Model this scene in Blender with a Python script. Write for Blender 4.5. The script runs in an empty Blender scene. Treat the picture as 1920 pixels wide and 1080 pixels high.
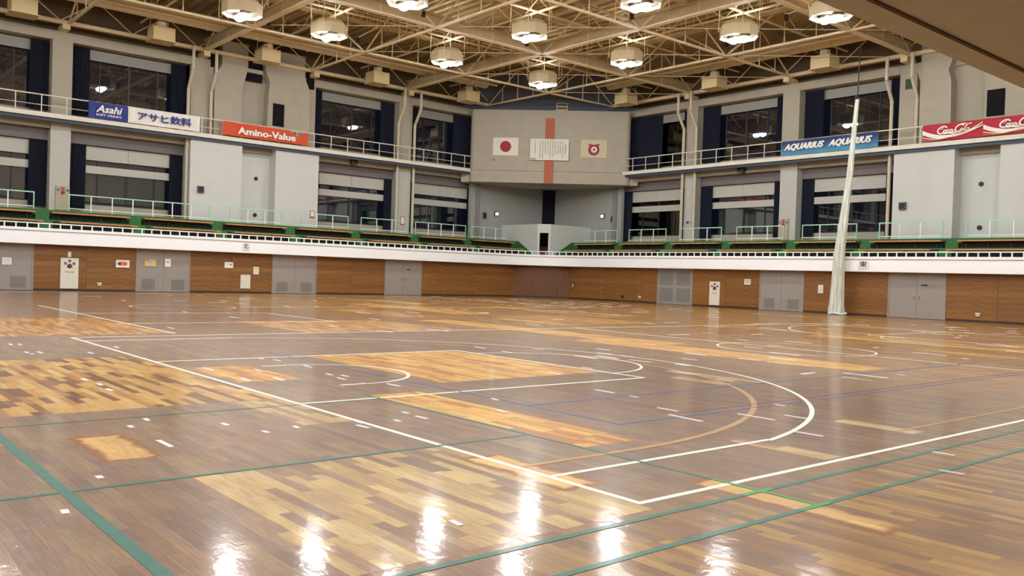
import bpy, math, random
import numpy as np
from mathutils import Matrix, Vector
rnd = random.Random(7)
nrs = np.random.RandomState(7)
SC = bpy.context.scene
COL = SC.collection

# ------------------------------------------------------------------ camera, world, exposure
CAM = (11.3281, -4.4502, 1.5006); YAW = -0.86875; PITCH = -0.01322; ROLL = 0.03255; FPX = 1621.99
cy, sy, cp, sp = math.cos(YAW), math.sin(YAW), math.cos(PITCH), math.sin(PITCH)
Fw = np.array([sy*cp, cy*cp, sp]); Rt = np.array([cy, -sy, 0.0]); Up = np.cross(Rt, Fw)
cr, sr = math.cos(ROLL), math.sin(ROLL)
Rt, Up = cr*Rt + sr*Up, -sr*Rt + cr*Up
cam = bpy.data.cameras.new('camera'); camo = bpy.data.objects.new('camera', cam); COL.objects.link(camo)
M = Matrix.Identity(4)
for i in range(3):
    M[i][0] = Rt[i]; M[i][1] = Up[i]; M[i][2] = -Fw[i]; M[i][3] = CAM[i]
camo.matrix_world = M
cam.sensor_width = 36.0; cam.lens = FPX/1920*36.0; cam.clip_end = 400; cam.clip_start = 0.05
SC.camera = camo
SC.view_settings.view_transform = 'Standard'; SC.view_settings.look = 'None'
SC.view_settings.exposure = 0.27; SC.view_settings.gamma = 1.0; SC.view_settings.use_curve_mapping = False
W = bpy.data.worlds.new('night'); SC.world = W; W.use_nodes = True
W.node_tree.nodes['Background'].inputs[0].default_value = (0.006, 0.008, 0.014, 1)
W.node_tree.nodes['Background'].inputs[1].default_value = 1.0
SC.cycles.use_denoising = True
SC.cycles.sample_clamp_indirect = 4.0
SC.cycles.max_bounces = 7; SC.cycles.diffuse_bounces = 4; SC.cycles.glossy_bounces = 3
SC.cycles.transparent_max_bounces = 8
SC.cycles.caustics_reflective = False; SC.cycles.caustics_refractive = False
LAMP = 160.0          # radiance of a lamp lens
UPLIGHT = 18.0          # added upward light in each lamp housing, to brighten the roof
LAMPCOL = (0.94, 0.985, 1.0)

def project(P):
    d = np.asarray(P, float) - np.array(CAM)
    zc = d @ Fw
    return 960 + FPX*(d@Rt)/zc, 540 - FPX*(d@Up)/zc, zc

# ------------------------------------------------------------------ materials
def lin(c):
    if isinstance(c, str):
        c = [int(c[i:i+2], 16)/255 for i in (0, 2, 4)]
    return tuple((x/12.92 if x <= .04045 else ((x+.055)/1.055)**2.4) for x in c)
MATS = {}
def mat(name, col, rough=.6, metal=0.0, spec=.5, var=0.0, vscale=3.0, bump=0.0, bscale=40.0, stretch=(1, 1, 1), coat=0.0):
    if name in MATS: return MATS[name]
    m = bpy.data.materials.new(name); m.use_nodes = True; MATS[name] = m
    nt = m.node_tree; b = nt.nodes['Principled BSDF']
    c = lin(col)
    b.inputs['Base Color'].default_value = (*c, 1); b.inputs['Roughness'].default_value = rough
    b.inputs['Metallic'].default_value = metal; b.inputs['Specular IOR Level'].default_value = spec
    b.inputs['Coat Weight'].default_value = coat
    tc = mp = None
    if var or bump:
        tc = nt.nodes.new('ShaderNodeTexCoord'); mp = nt.nodes.new('ShaderNodeMapping')
        mp.inputs['Scale'].default_value = stretch
        nt.links.new(tc.outputs['Object'], mp.inputs['Vector'])
    if var:
        n = nt.nodes.new('ShaderNodeTexNoise'); n.inputs['Scale'].default_value = vscale; n.inputs['Detail'].default_value = 5
        nt.links.new(mp.outputs[0], n.inputs['Vector'])
        r = nt.nodes.new('ShaderNodeMapRange'); r.inputs[1].default_value = .3; r.inputs[2].default_value = .7
        r.inputs[3].default_value = 1-var; r.inputs[4].default_value = 1+var
        nt.links.new(n.outputs['Fac'], r.inputs[0])
        x = nt.nodes.new('ShaderNodeMix'); x.data_type = 'RGBA'; x.blend_type = 'MULTIPLY'
        x.inputs[0].default_value = 1; x.inputs[6].default_value = (*c, 1)
        nt.links.new(r.outputs[0], x.inputs[7]); nt.links.new(x.outputs[2], b.inputs['Base Color'])
    if bump:
        n = nt.nodes.new('ShaderNodeTexNoise'); n.inputs['Scale'].default_value = bscale; n.inputs['Detail'].default_value = 3
        nt.links.new(mp.outputs[0], n.inputs['Vector'])
        bp = nt.nodes.new('ShaderNodeBump'); bp.inputs['Strength'].default_value = bump; bp.inputs['Distance'].default_value = .01
        nt.links.new(n.outputs['Fac'], bp.inputs['Height']); nt.links.new(bp.outputs[0], b.inputs['Normal'])
    return m
def emis(name, col, k):
    m = bpy.data.materials.new(name); m.use_nodes = True; nt = m.node_tree
    for n in list(nt.nodes): nt.nodes.remove(n)
    e = nt.nodes.new('ShaderNodeEmission'); e.inputs[0].default_value = (*col, 1); e.inputs[1].default_value = k
    o = nt.nodes.new('ShaderNodeOutputMaterial'); nt.links.new(e.outputs[0], o.inputs[0])
    return m

m_upper = mat('painted_concrete', 'ada594', .8, var=.05, vscale=1.5, bump=.25, bscale=14)
m_panel = mat('white_panel', 'cfcfca', .7, var=.02, vscale=2)
m_lowcol = mat('lower_column_pale', 'bdbbb3', .75, var=.03)  # paler, greyer tone for the columns below the catwalk
m_recess = mat('recess_paint', 'a5a5a0', .75, var=.03)
m_mauve = mat('mauve_beam', '746c6c', .8, var=.04)
m_slab = mat('catwalk_slab', 'e2dbcd', .7, var=.04)
m_bluepaint = mat('blue_paint', '3a4a60', .6)
m_fascia = mat('white_fascia', 'fdfdff', .5, var=.015, vscale=.6)
m_coping = mat('coping_shade', 'c9c2ba', .6)
m_railw = mat('white_rail', 'f0f2ee', .4)
m_railu = mat('cream_rail', 'd8cebb', .45)
m_mint = mat('mint_rail', 'a9d8b8', .4)
m_green = mat('green_stand', '2f6b35', .7, var=.08, vscale=2)
m_dark = mat('dark_shadow_gap', '1c1b1e', .9, spec=.1)
m_black = mat('black_plastic', '17181c', .5)
m_navy = mat('navy_curtain', '11152b', .9, var=.15, vscale=6)
m_blind = mat('white_blind', 'bdbab1', .8); m_blind_shaded = mat('shaded_valance', '94918a', .8)  # upper blinds: shade under the head beam put into a darker grey
m_frame = mat('dark_window_frame', '2a2829', .5, metal=.3)
m_steel = mat('cream_steel', 'e4d0a9', .55, var=.05)
m_steel2 = mat('brown_steel', 'b6a07a', .6, var=.05)
m_deck = mat('roof_deck', 'cfc2ac', .85, var=.06, stretch=(1, .2, 1))
m_duct = mat('duct_metal', 'dccba9', .6, metal=.0, var=.05)
m_box = mat('diffuser_cream', 'd9c394', .6)
m_plate = mat('lamp_inner_plate', '5f574c', .7)
m_drum = mat('lamp_drum', 'c4b28f', .6)
m_door = mat('grey_door', '9a918c', .5, var=.03)
m_louvre = mat('louvre_grey', '85837f', .5)
m_pipe = mat('cream_pipe', 'cbbfa8', .5)
m_soffit = mat('soffit_plaster', 'dadfec', .9, var=.06, vscale=8, bump=.4, bscale=60)
m_groove = mat('soffit_groove', '6a554c', .9)
m_bench_shade = mat('bench_shade', '20241f', .9)  # near-black that carries the shade under the benches
m_orange = mat('orange_bench_wood', 'c9713a', .4, var=.08, vscale=3, stretch=(.3, 4, 4))
m_redorange = mat('orange_band', 'ad5f3e', .7, var=.04)
m_white = mat('white_print', 'f1eee6', .7)
m_paper = mat('cream_paper', 'e2dccb', .8)
m_redink = mat('red_ink', 'a02236', .7)
m_navyink = mat('navy_ink', '2a3478', .7)
m_skirt = mat('dark_skirting', '3a2a20', .6)
m_corr = mat('beige_wall', 'b5a995', .85, var=.04)
m_net = None

def board_mat():
    m = bpy.data.materials.new('wood_boarding'); m.use_nodes = True; nt = m.node_tree; b = nt.nodes['Principled BSDF']
    tc = nt.nodes.new('ShaderNodeTexCoord'); mp = nt.nodes.new('ShaderNodeMapping'); mp.inputs['Scale'].default_value = (.5, .5, 14)
    nt.links.new(tc.outputs['Object'], mp.inputs[0])
    n = nt.nodes.new('ShaderNodeTexNoise'); n.inputs['Scale'].default_value = 3; n.inputs['Detail'].default_value = 6
    nt.links.new(mp.outputs[0], n.inputs['Vector'])
    cr_ = nt.nodes.new('ShaderNodeValToRGB'); e = cr_.color_ramp.elements
    e[0].position = .3; e[0].color = (*lin('6c421c'), 1); e[1].position = .7; e[1].color = (*lin('a0703a'), 1)
    nt.links.new(n.outputs['Fac'], cr_.inputs[0])
    oi = nt.nodes.new('ShaderNodeObjectInfo')
    r = nt.nodes.new('ShaderNodeMapRange'); r.inputs[3].default_value = .86; r.inputs[4].default_value = 1.12
    nt.links.new(oi.outputs['Random'], r.inputs[0])
    x = nt.nodes.new('ShaderNodeMix'); x.data_type = 'RGBA'; x.blend_type = 'MULTIPLY'; x.inputs[0].default_value = 1
    nt.links.new(cr_.outputs[0], x.inputs[6]); nt.links.new(r.outputs[0], x.inputs[7]); nt.links.new(x.outputs[2], b.inputs['Base Color'])
    b.inputs['Roughness'].default_value = .45
    return m
m_wood = board_mat()

def floor_mat():
    m = bpy.data.materials.new('varnished_parquet'); m.use_nodes = True; nt = m.node_tree; b = nt.nodes['Principled BSDF']
    at = nt.nodes.new('ShaderNodeAttribute'); at.attribute_name = 'wood'
    geo = nt.nodes.new('ShaderNodeNewGeometry')
    mp = nt.nodes.new('ShaderNodeMapping'); mp.inputs['Scale'].default_value = (1.6, 34, 1)
    nt.links.new(geo.outputs['Position'], mp.inputs[0])
    n = nt.nodes.new('ShaderNodeTexNoise'); n.inputs['Scale'].default_value = 2.2; n.inputs['Detail'].default_value = 5; n.inputs['Roughness'].default_value = .65
    nt.links.new(mp.outputs[0], n.inputs['Vector'])
    r = nt.nodes.new('ShaderNodeMapRange'); r.inputs[1].default_value = .3; r.inputs[2].default_value = .7; r.inputs[3].default_value = .70; r.inputs[4].default_value = 1.24
    nt.links.new(n.outputs['Fac'], r.inputs[0])
    # worn, cloudy varnish
    n2 = nt.nodes.new('ShaderNodeTexNoise'); n2.inputs['Scale'].default_value = 1.7; n2.inputs['Detail'].default_value = 8; n2.inputs['Roughness'].default_value = .7
    nt.links.new(geo.outputs['Position'], n2.inputs['Vector'])
    r2 = nt.nodes.new('ShaderNodeMapRange'); r2.inputs[1].default_value = .35; r2.inputs[2].default_value = .65; r2.inputs[3].default_value = .88; r2.inputs[4].default_value = 1.1
    nt.links.new(n2.outputs['Fac'], r2.inputs[0])
    mu = nt.nodes.new('ShaderNodeMath'); mu.operation = 'MULTIPLY'
    nt.links.new(r.outputs[0], mu.inputs[0]); nt.links.new(r2.outputs[0], mu.inputs[1])
    x = nt.nodes.new('ShaderNodeMix'); x.data_type = 'RGBA'; x.blend_type = 'MULTIPLY'; x.inputs[0].default_value = 1
    nt.links.new(at.outputs['Color'], x.inputs[6]); nt.links.new(mu.outputs[0], x.inputs[7])
    n4 = nt.nodes.new('ShaderNodeTexNoise'); n4.inputs['Scale'].default_value = 1.0; n4.inputs['Detail'].default_value = 7; n4.inputs['Roughness'].default_value = .75
    mp4 = nt.nodes.new('ShaderNodeMapping'); mp4.inputs['Scale'].default_value = (3, 9, 1); mp4.inputs['Location'].default_value = (5, 3, 0)
    nt.links.new(geo.outputs['Position'], mp4.inputs[0]); nt.links.new(mp4.outputs[0], n4.inputs['Vector'])
    hr = nt.nodes.new('ShaderNodeValToRGB'); hr.color_ramp.elements[0].position = .36; hr.color_ramp.elements[0].color = (.80, .80, .98, 1)
    hr.color_ramp.elements[1].position = .64; hr.color_ramp.elements[1].color = (1.0, .96, .74, 1)
    nt.links.new(n4.outputs['Fac'], hr.inputs[0])
    xh = nt.nodes.new('ShaderNodeMix'); xh.data_type = 'RGBA'; xh.blend_type = 'MULTIPLY'; xh.inputs[0].default_value = .85
    nt.links.new(x.outputs[2], xh.inputs[6]); nt.links.new(hr.outputs[0], xh.inputs[7])
    # old repair patches: golden timber with an irregular amber rim
    cur = xh.outputs[2]; sep = nt.nodes.new('ShaderNodeSeparateXYZ')
    nw_ = nt.nodes.new('ShaderNodeTexNoise'); nw_.inputs['Scale'].default_value = 5; nw_.inputs['Detail'].default_value = 4
    nt.links.new(geo.outputs['Position'], nw_.inputs['Vector'])
    nt.links.new(geo.outputs['Position'], sep.inputs[0])
    def mth(op, a, b_=None):
        q = nt.nodes.new('ShaderNodeMath'); q.operation = op
        for i, v in enumerate((a, b_)):
            if v is None: continue
            if isinstance(v, (int, float)): q.inputs[i].default_value = v
            else: nt.links.new(v, q.inputs[i])
        return q.outputs[0]
    wob = mth('MULTIPLY', mth('SUBTRACT', nw_.outputs['Fac'], .5), .17)
    for cx_, cy__, hx, hy in ((3.86, -2.34, .56, .22), (6.33, .01, .62, .21), (8.05, .90, .78, .17)):
        dx = mth('SUBTRACT', mth('ABSOLUTE', mth('SUBTRACT', sep.outputs[0], cx_)), hx)
        dy = mth('SUBTRACT', mth('ABSOLUTE', mth('SUBTRACT', sep.outputs[1], cy__)), hy)
        dd = mth('ADD', mth('MAXIMUM', dx, dy), wob)
        mr = nt.nodes.new('ShaderNodeMapRange'); mr.inputs[1].default_value = .03; mr.inputs[2].default_value = -.01; nt.links.new(dd, mr.inputs[0])
        mi = nt.nodes.new('ShaderNodeMapRange'); mi.inputs[1].default_value = -.035; mi.inputs[2].default_value = -.09; nt.links.new(dd, mi.inputs[0])
        inner = nt.nodes.new('ShaderNodeMix'); inner.data_type = 'RGBA'; inner.inputs[6].default_value = (*lin((.58, .35, .11)), 1)
        gold_ = nt.nodes.new('ShaderNodeMix'); gold_.data_type = 'RGBA'; gold_.blend_type = 'MULTIPLY'; gold_.inputs[0].default_value = 1
        gold_.inputs[6].default_value = (*lin((.96, .76, .46)), 1)
        vv = nt.nodes.new('ShaderNodeMapRange'); vv.inputs[1].default_value = .1; vv.inputs[2].default_value = .26; vv.inputs[3].default_value = .55; vv.inputs[4].default_value = 1.05
        sc_n = nt.nodes.new('ShaderNodeSeparateColor'); nt.links.new(at.outputs['Color'], sc_n.inputs[0]); nt.links.new(sc_n.outputs[1], vv.inputs[0])
        vm = mth('MULTIPLY', vv.outputs[0], mu.outputs[0])
        nt.links.new(vm, gold_.inputs[7]); nt.links.new(gold_.outputs[2], inner.inputs[7]); nt.links.new(mi.outputs[0], inner.inputs[0])
        fin = nt.nodes.new('ShaderNodeMix'); fin.data_type = 'RGBA'; nt.links.new(mr.outputs[0], fin.inputs[0]); nt.links.new(cur, fin.inputs[6]); nt.links.new(inner.outputs[2], fin.inputs[7])
        cur = fin.outputs[2]
    nt.links.new(cur, b.inputs['Base Color'])
    b.inputs['Roughness'].default_value = .38
    b.inputs['Specular IOR Level'].default_value = .18
    b.inputs['Coat Weight'].default_value = .5; b.inputs['Coat IOR'].default_value = 1.5
    rr = nt.nodes.new('ShaderNodeMapRange'); rr.inputs[1].default_value = .3; rr.inputs[2].default_value = .7; rr.inputs[3].default_value = .05; rr.inputs[4].default_value = .15
    nt.links.new(n2.outputs['Fac'], rr.inputs[0]); nt.links.new(rr.outputs[0], b.inputs['Coat Roughness'])
    n3 = nt.nodes.new('ShaderNodeTexNoise'); n3.inputs['Scale'].default_value = 8; n3.inputs['Detail'].default_value = 5; n3.inputs['Roughness'].default_value = .6
    nt.links.new(geo.outputs['Position'], n3.inputs['Vector'])
    bp = nt.nodes.new('ShaderNodeBump'); bp.inputs['Strength'].default_value = .34; bp.inputs['Distance'].default_value = .0045
    nt.links.new(n3.outputs['Fac'], bp.inputs['Height']); nt.links.new(bp.outputs[0], b.inputs['Coat Normal'])
    nt.links.new(bp.outputs[0], b.inputs['Normal'])
    return m
m_floor = floor_mat()

def paint_mat(name, col, alpha=1.0):
    m = mat(name, col, .45, spec=.3, var=.12, vscale=9, coat=.22)
    m.node_tree.nodes['Principled BSDF'].inputs['Coat Roughness'].default_value = .15
    return m
p_white = paint_mat('court_white', 'fbf8e6'); p_green = paint_mat('court_green', '2c6a5c'); p_bgreen = paint_mat('court_fresh_green', '2f9a3e')
p_blue = paint_mat('court_blue', '4b5a90'); p_red = paint_mat('court_red', '8c3f3c'); p_ghost = paint_mat('court_sanded', 'b58a50')
p_tape = paint_mat('tape_white', 'ece8f0'); p_silver = paint_mat('tape_silver', 'b9bdb8')

def glass_mat():
    m = bpy.data.materials.new('window_glass'); m.use_nodes = True; nt = m.node_tree
    for n in list(nt.nodes): nt.nodes.remove(n)
    o = nt.nodes.new('ShaderNodeOutputMaterial'); t = nt.nodes.new('ShaderNodeBsdfTransparent'); g = nt.nodes.new('ShaderNodeBsdfGlossy')
    t.inputs[0].default_value = (.75, .78, .8, 1); g.inputs['Roughness'].default_value = .015
    f = nt.nodes.new('ShaderNodeFresnel'); f.inputs[0].default_value = 1.6
    a = nt.nodes.new('ShaderNodeMath'); a.operation = 'MULTIPLY_ADD'; a.inputs[1].default_value = 1.3; a.inputs[2].default_value = .04
    mx = nt.nodes.new('ShaderNodeMixShader'); nt.links.new(f.outputs[0], a.inputs[0]); nt.links.new(a.outputs[0], mx.inputs[0])
    nt.links.new(t.outputs[0], mx.inputs[1]); nt.links.new(g.outputs[0], mx.inputs[2]); nt.links.new(mx.outputs[0], o.inputs[0])
    return m
m_glass = glass_mat()

def net_mat():
    m = bpy.data.materials.new('gathered_net'); m.use_nodes = True; nt = m.node_tree; b = nt.nodes['Principled BSDF']
    b.inputs['Base Color'].default_value = (*lin('dcdfd3'), 1); b.inputs['Roughness'].default_value = .9
    o = nt.nodes['Material Output']; t = nt.nodes.new('ShaderNodeBsdfTransparent')
    tc = nt.nodes.new('ShaderNodeTexCoord'); w = nt.nodes.new('ShaderNodeTexNoise'); w.inputs['Scale'].default_value = 9; w.inputs['Detail'].default_value = 4
    mp = nt.nodes.new('ShaderNodeMapping'); mp.inputs['Scale'].default_value = (1, 1, .12)
    nt.links.new(tc.outputs['Object'], mp.inputs[0]); nt.links.new(mp.outputs[0], w.inputs['Vector'])
    r = nt.nodes.new('ShaderNodeMapRange'); r.inputs[1].default_value = .3; r.inputs[2].default_value = .6; r.inputs[3].default_value = .55; r.inputs[4].default_value = .97
    nt.links.new(w.outputs['Fac'], r.inputs[0])
    mx = nt.nodes.new('ShaderNodeMixShader'); nt.links.new(r.outputs[0], mx.inputs[0]); nt.links.new(t.outputs[0], mx.inputs[1]); nt.links.new(b.outputs[0], mx.inputs[2])
    nt.links.new(mx.outputs[0], o.inputs[0])
    return m
m_net = net_mat()

# ------------------------------------------------------------------ geometry helpers
CX, CY = -38.1047, 40.4804
TC = (-37.008, 39.692)       # centre of the corner tower's face
FR = {'N': (CX, CY, math.pi/2, -1), 'E': (CX, CY, 0.0, 1), 'T': (TC[0], TC[1], math.pi/4, 1), 'W': (0, 0, 0, 1)}
def f2w(F, p):
    x0, y0, a, _ = FR[F]; c, s = math.cos(a), math.sin(a)
    return (x0 + c*p[0] - s*p[1], y0 + s*p[0] + c*p[1], p[2])
def U(F, d0, d1):
    k = FR[F][3]; a, b = k*d0, k*d1
    return (min(a, b), max(a, b))

class MB:
    def __init__(self): self.v = []; self.f = []
    def box(self, a0, a1, b0, b1, c0, c1):
        n = len(self.v)
        self.v += [(a0, b0, c0), (a1, b0, c0), (a1, b1, c0), (a0, b1, c0), (a0, b0, c1), (a1, b0, c1), (a1, b1, c1), (a0, b1, c1)]
        self.f += [tuple(n+i for i in q) for q in ((0, 3, 2, 1), (4, 5, 6, 7), (0, 1, 5, 4), (1, 2, 6, 5), (2, 3, 7, 6), (3, 0, 4, 7))]
        return self
    def tube(self, p0, p1, r, n=8, r1=None):
        p0, p1 = Vector(p0), Vector(p1); d = (p1-p0).normalized()
        a = d.orthogonal().normalized(); b = d.cross(a); k = len(self.v); r1 = r if r1 is None else r1
        for p, q in ((p0, r), (p1, r1)):
            for i in range(n):
                t = 2*math.pi*i/n; self.v.append(tuple(p + a*(q*math.cos(t)) + b*(q*math.sin(t))))
        for i in range(n): j = (i+1) % n; self.f.append((k+i, k+j, k+n+j, k+n+i))
        self.f.append(tuple(k+i for i in range(n))[::-1]); self.f.append(tuple(k+n+i for i in range(n)))
        return self
    def path(self, pts, r, n=8):
        for a, b in zip(pts, pts[1:]): self.tube(a, b, r, n)
        return self
    def bar(self, p0, p1, w, h):          # rectangular bar; h is the upright side
        p0, p1 = Vector(p0), Vector(p1); d = (p1-p0).normalized(); z = Vector((0, 0, 1))
        a = d.cross(z)
        a = a.normalized() if a.length > 1e-4 else Vector((1, 0, 0))
        b = a.cross(d).normalized(); k = len(self.v)
        for p in (p0, p1):
            for sx, sz in ((-1, -1), (1, -1), (1, 1), (-1, 1)): self.v.append(tuple(p + a*(sx*w/2) + b*(sz*h/2)))
        self.f += [(k, k+1, k+5, k+4), (k+1, k+2, k+6, k+5), (k+2, k+3, k+7, k+6), (k+3, k, k+4, k+7), (k+3, k+2, k+1, k), (k+4, k+5, k+6, k+7)]
        return self
    def prism(self, poly, fn, t0, t1):    # poly 2-D counter-clockwise or not; fn(a,b,t) -> point
        k = len(self.v); n = len(poly)
        self.v += [fn(a, b, t0) for a, b in poly] + [fn(a, b, t1) for a, b in poly]
        for i in range(n): j = (i+1) % n; self.f.append((k+i, k+j, k+n+j, k+n+i))
        self.f.append(tuple(k+i for i in range(n))[::-1]); self.f.append(tuple(k+n+i for i in range(n)))
        return self
    def quad(self, *p):
        k = len(self.v); self.v += list(p); self.f.append(tuple(range(k, k+len(p)))); return self
    def mesh(self, name, m, org=(0, 0, 0), smooth=False, fix=True):
        me = bpy.data.meshes.new(name)
        o = org; me.from_pydata([(x-o[0], y-o[1], z-o[2]) for x, y, z in self.v], [], self.f)
        if fix:
            import bmesh
            bm = bmesh.new(); bm.from_mesh(me); bmesh.ops.recalc_face_normals(bm, faces=bm.faces); bm.to_mesh(me); bm.free()
        if m: me.materials.append(m)
        if smooth:
            for p in me.polygons: p.use_smooth = True
        return me

def link(name, data, F='W', org=(0, 0, 0), parent=None):
    o = bpy.data.objects.new(name, data); COL.objects.link(o)
    if parent is None:
        o.location = f2w(F, org); o.rotation_euler = (0, 0, FR[F][2])
    else: o.parent = parent
    return o
def struct(name, mb, m, F='W', parent=None, smooth=False, label=None):
    o = link(name, mb.mesh(name, m, smooth=smooth), F, (0, 0, 0), parent)
    if parent is None:
        o['kind'] = 'structure'
        if label: o['label'] = label
    return o
class Thing:
    def __init__(self, name, label, cat, F='W', org=(0, 0, 0), group=None):
        self.F = F; self.org = org
        self.o = link(name, None, F, org); self.o.empty_display_size = .2
        self.o['label'] = label; self.o['category'] = cat
        if group: self.o['group'] = group
    def part(self, name, mb, m, parent=None, smooth=False, label=None):
        o = link(name, mb.mesh(name, m, self.org, smooth), parent=parent or self.o)
        if label: o['label'] = label
        return o
def single(name, label, cat, mb, m, F='W', org=(0, 0, 0), group=None, smooth=False):
    o = link(name, mb.mesh(name, m, org, smooth), F, org); o['label'] = label; o['category'] = cat
    if group: o['group'] = group
    return o
def dup(root, loc, rotz=None, label=None):
    r = root.copy(); COL.objects.link(r); r.location = loc
    if rotz is not None: r.rotation_euler = (0, 0, rotz)
    if label: r['label'] = label
    for ch in list(root.children):
        c = ch.copy(); COL.objects.link(c); c.parent = r
        for g in list(ch.children):
            e = g.copy(); COL.objects.link(e); e.parent = c
    return r
ORD = ['first', 'second', 'third', 'fourth', 'fifth', 'sixth', 'seventh', 'eighth', 'ninth', 'tenth', 'eleventh', 'twelfth']
SIDE = {'N': 'north', 'E': 'east'}

def text_mesh(s, w, h, depth, m, bold=.0, shear=0.0, spacing=1.0, rotated=False):
    """flat lettering of width w and height h, standing upright, facing -y, lower left at origin"""
    cu = bpy.data.curves.new('lettering', 'FONT'); cu.body = s; cu.shear = shear; cu.space_character = spacing
    cu.resolution_u = 2
    ob = bpy.data.objects.new('lettering', cu); COL.objects.link(ob)
    bpy.context.view_layer.update()
    me0 = bpy.data.meshes.new_from_object(ob)
    co = np.zeros(len(me0.vertices)*3); me0.vertices.foreach_get('co', co); co = co.reshape(-1, 3)
    if bold > 0:
        import bmesh
        bm = bmesh.new(); bm.from_mesh(me0); base = list(bm.verts)+list(bm.edges)+list(bm.faces)
        for kz, (dx, dy) in enumerate(((bold, 0), (-bold, 0), (0, bold*.7), (0, -bold*.7), (bold*.6, bold*.5), (-bold*.6, -bold*.5))):
            g = bmesh.ops.duplicate(bm, geom=base)
            bmesh.ops.translate(bm, verts=[v for v in g['geom'] if isinstance(v, bmesh.types.BMVert)], vec=(dx, dy, .001*(kz+1)))
        bm.to_mesh(me0); bm.free(); me0.update()
        co = np.zeros(len(me0.vertices)*3); me0.vertices.foreach_get('co', co); co = co.reshape(-1, 3)
    mn, mx = co.min(0), co.max(0)
    c2 = np.zeros_like(co)
    c2[:, 0] = (co[:, 0]-mn[0])/(mx[0]-mn[0])*w; c2[:, 2] = (co[:, 1]-mn[1])/(mx[1]-mn[1])*h; c2[:, 1] = -co[:, 2]
    me0.vertices.foreach_set('co', c2.ravel()); me0.materials.clear(); me0.materials.append(m)
    bpy.data.objects.remove(ob)
    return me0
def lettering(t, s, x, z, w, h, m, y=-.01, bold=.0, shear=0.0, spacing=1.0, parent=None):
    """put lettering on Thing t at local (x, y, z)"""
    me = text_mesh(s, w, h, 0, m, bold, shear, spacing)
    o = bpy.data.objects.new('lettering', me); COL.objects.link(o); o.parent = parent or t.o; o.location = (x, y, z)
    return o
def sheet(x0, x1, z0, z1, y0=0.0, y1=.015): return MB().box(x0, x1, y0, y1, z0, z1)
def disc(cx, cz, r, y=-.004, n=28, sx=1.0):
    b = MB(); b.prism([(cx+sx*r*math.cos(2*math.pi*i/n), cz+r*math.sin(2*math.pi*i/n)) for i in range(n)], lambda a, c, t: (a, t, c), y, y+.003); return b

# ------------------------------------------------------------------ floor
XE = 14.0; YS = -16.5           # near sides of the hall
FX0, FX1, FY0, FY1 = CX, XE, YS, CY
zones = [  # x0, x1, y0, y1, palette
    (-2.4, 1.6, 2.62, 5.72, 'bright'), (2.2, 5.9, 1.08, 1.8, 'bright'), (-3.4, 1.95, -6.0, 0.0, 'mix'), (-1.46, .42, .12, 1.02, 'bright'),
    (5.22, 7.62, -2.3, -.02, 'pale'), (-14.2, -8.1, -6.0, 2.2, 'mixo'), (-3.8, 3.5, 10.3, 11.7, 'bright'), (-11.9, -2.0, 11.2, 12.5, 'bright'),
    (-12.1, -7.6, 5.2, 9.9, 'mixo'), (6.4, 7.4, 2.45, 2.75, 'pale'), (1.9, 3.7, 6.9, 7.2, 'pale'),
    (6.3, 7.2, 4.6, 4.8, 'pale'), (2.6, 3.6, 6.2, 6.5, 'pale'),
    (-3.0, 4.2, 19.4, 20.4, 'bright'), (-6.5, 1.0, 20.8, 21.3, 'bright'), (1.5, 5.5, 21.2, 23.6, 'mixo'), (-19, -13.6, 11.8, 13.4, 'mixo'),
    (-24, -15, 15.5, 17.0, 'bright'), (-14.0, -9.0, 16.0, 19.6, 'mixo'), (2.0, 3.7, -.55, -.02, 'pale')]
for _ in range(26):
    x = rnd.uniform(-34, 3); y = rnd.uniform(13.5, 37); l = rnd.uniform(2.5, 8)
    zones.append((x, x+l, y, y+rnd.uniform(.3, 1.3), rnd.choice(['bright', 'mixo', 'pale'])))
PW = .09
def pick(x, y):
    z = 'dark'
    for q in zones:
        if q[0] <= x <= q[1] and q[2] <= y <= q[3]: z = q[4]
    r = rnd.random
    if z == 'bright':
        c = rnd.choice([(.93, .70, .30), (.89, .63, .25), (.95, .76, .38), (.92, .69, .30), (.78, .50, .20)])
    elif z == 'mix':
        c = rnd.choice([(.88, .70, .39), (.83, .63, .32), (.88, .72, .43), (.74, .53, .27), (.58, .38, .20), (.50, .32, .16), (.86, .66, .34), (.84, .65, .36)])
    elif z == 'mixo':
        c = rnd.choice([(.88, .67, .34), (.80, .57, .28), (.64, .41, .20), (.88, .69, .38), (.72, .50, .25)])
    elif z == 'pale':
        c = rnd.choice([(.82, .69, .46), (.78, .63, .41), (.84, .72, .49), (.60, .46, .35), (.66, .52, .39), (.80, .66, .43), (.79, .65, .43)])
    elif z == 'patch':
        c = rnd.choice([(.92, .72, .42), (.76, .52, .26), (.90, .70, .40), (.70, .46, .22)])
    else:
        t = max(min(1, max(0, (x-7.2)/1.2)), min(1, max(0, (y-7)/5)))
        if x > 9.9: t *= .15  # unseen strip of floor, greyed for its bounce onto the soffit
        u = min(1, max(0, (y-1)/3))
        a = rnd.choice([(.575, .455, .355), (.605, .48, .37), (.545, .43, .345), (.62, .50, .375), (.595, .455, .345)])
        m = rnd.choice([(.545, .395, .27), (.51, .37, .255), (.58, .43, .28), (.49, .37, .28), (.56, .41, .285)])
        b = rnd.choice([(.67, .49, .24), (.63, .44, .21), (.72, .55, .27), (.56, .39, .21), (.65, .48, .24), (.53, .385, .25)])
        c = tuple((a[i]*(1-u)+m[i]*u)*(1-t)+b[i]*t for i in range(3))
    k = 1 + (r()-.5)*.09
    return tuple(min(1, v*k) for v in c)
floor = struct('floor', MB().box(FX0-.4, FX1, FY0, FY1+.4, -.3, -.022), mat('floor_base', '3a2c22', .8))
rows = []
y = FY0
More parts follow.
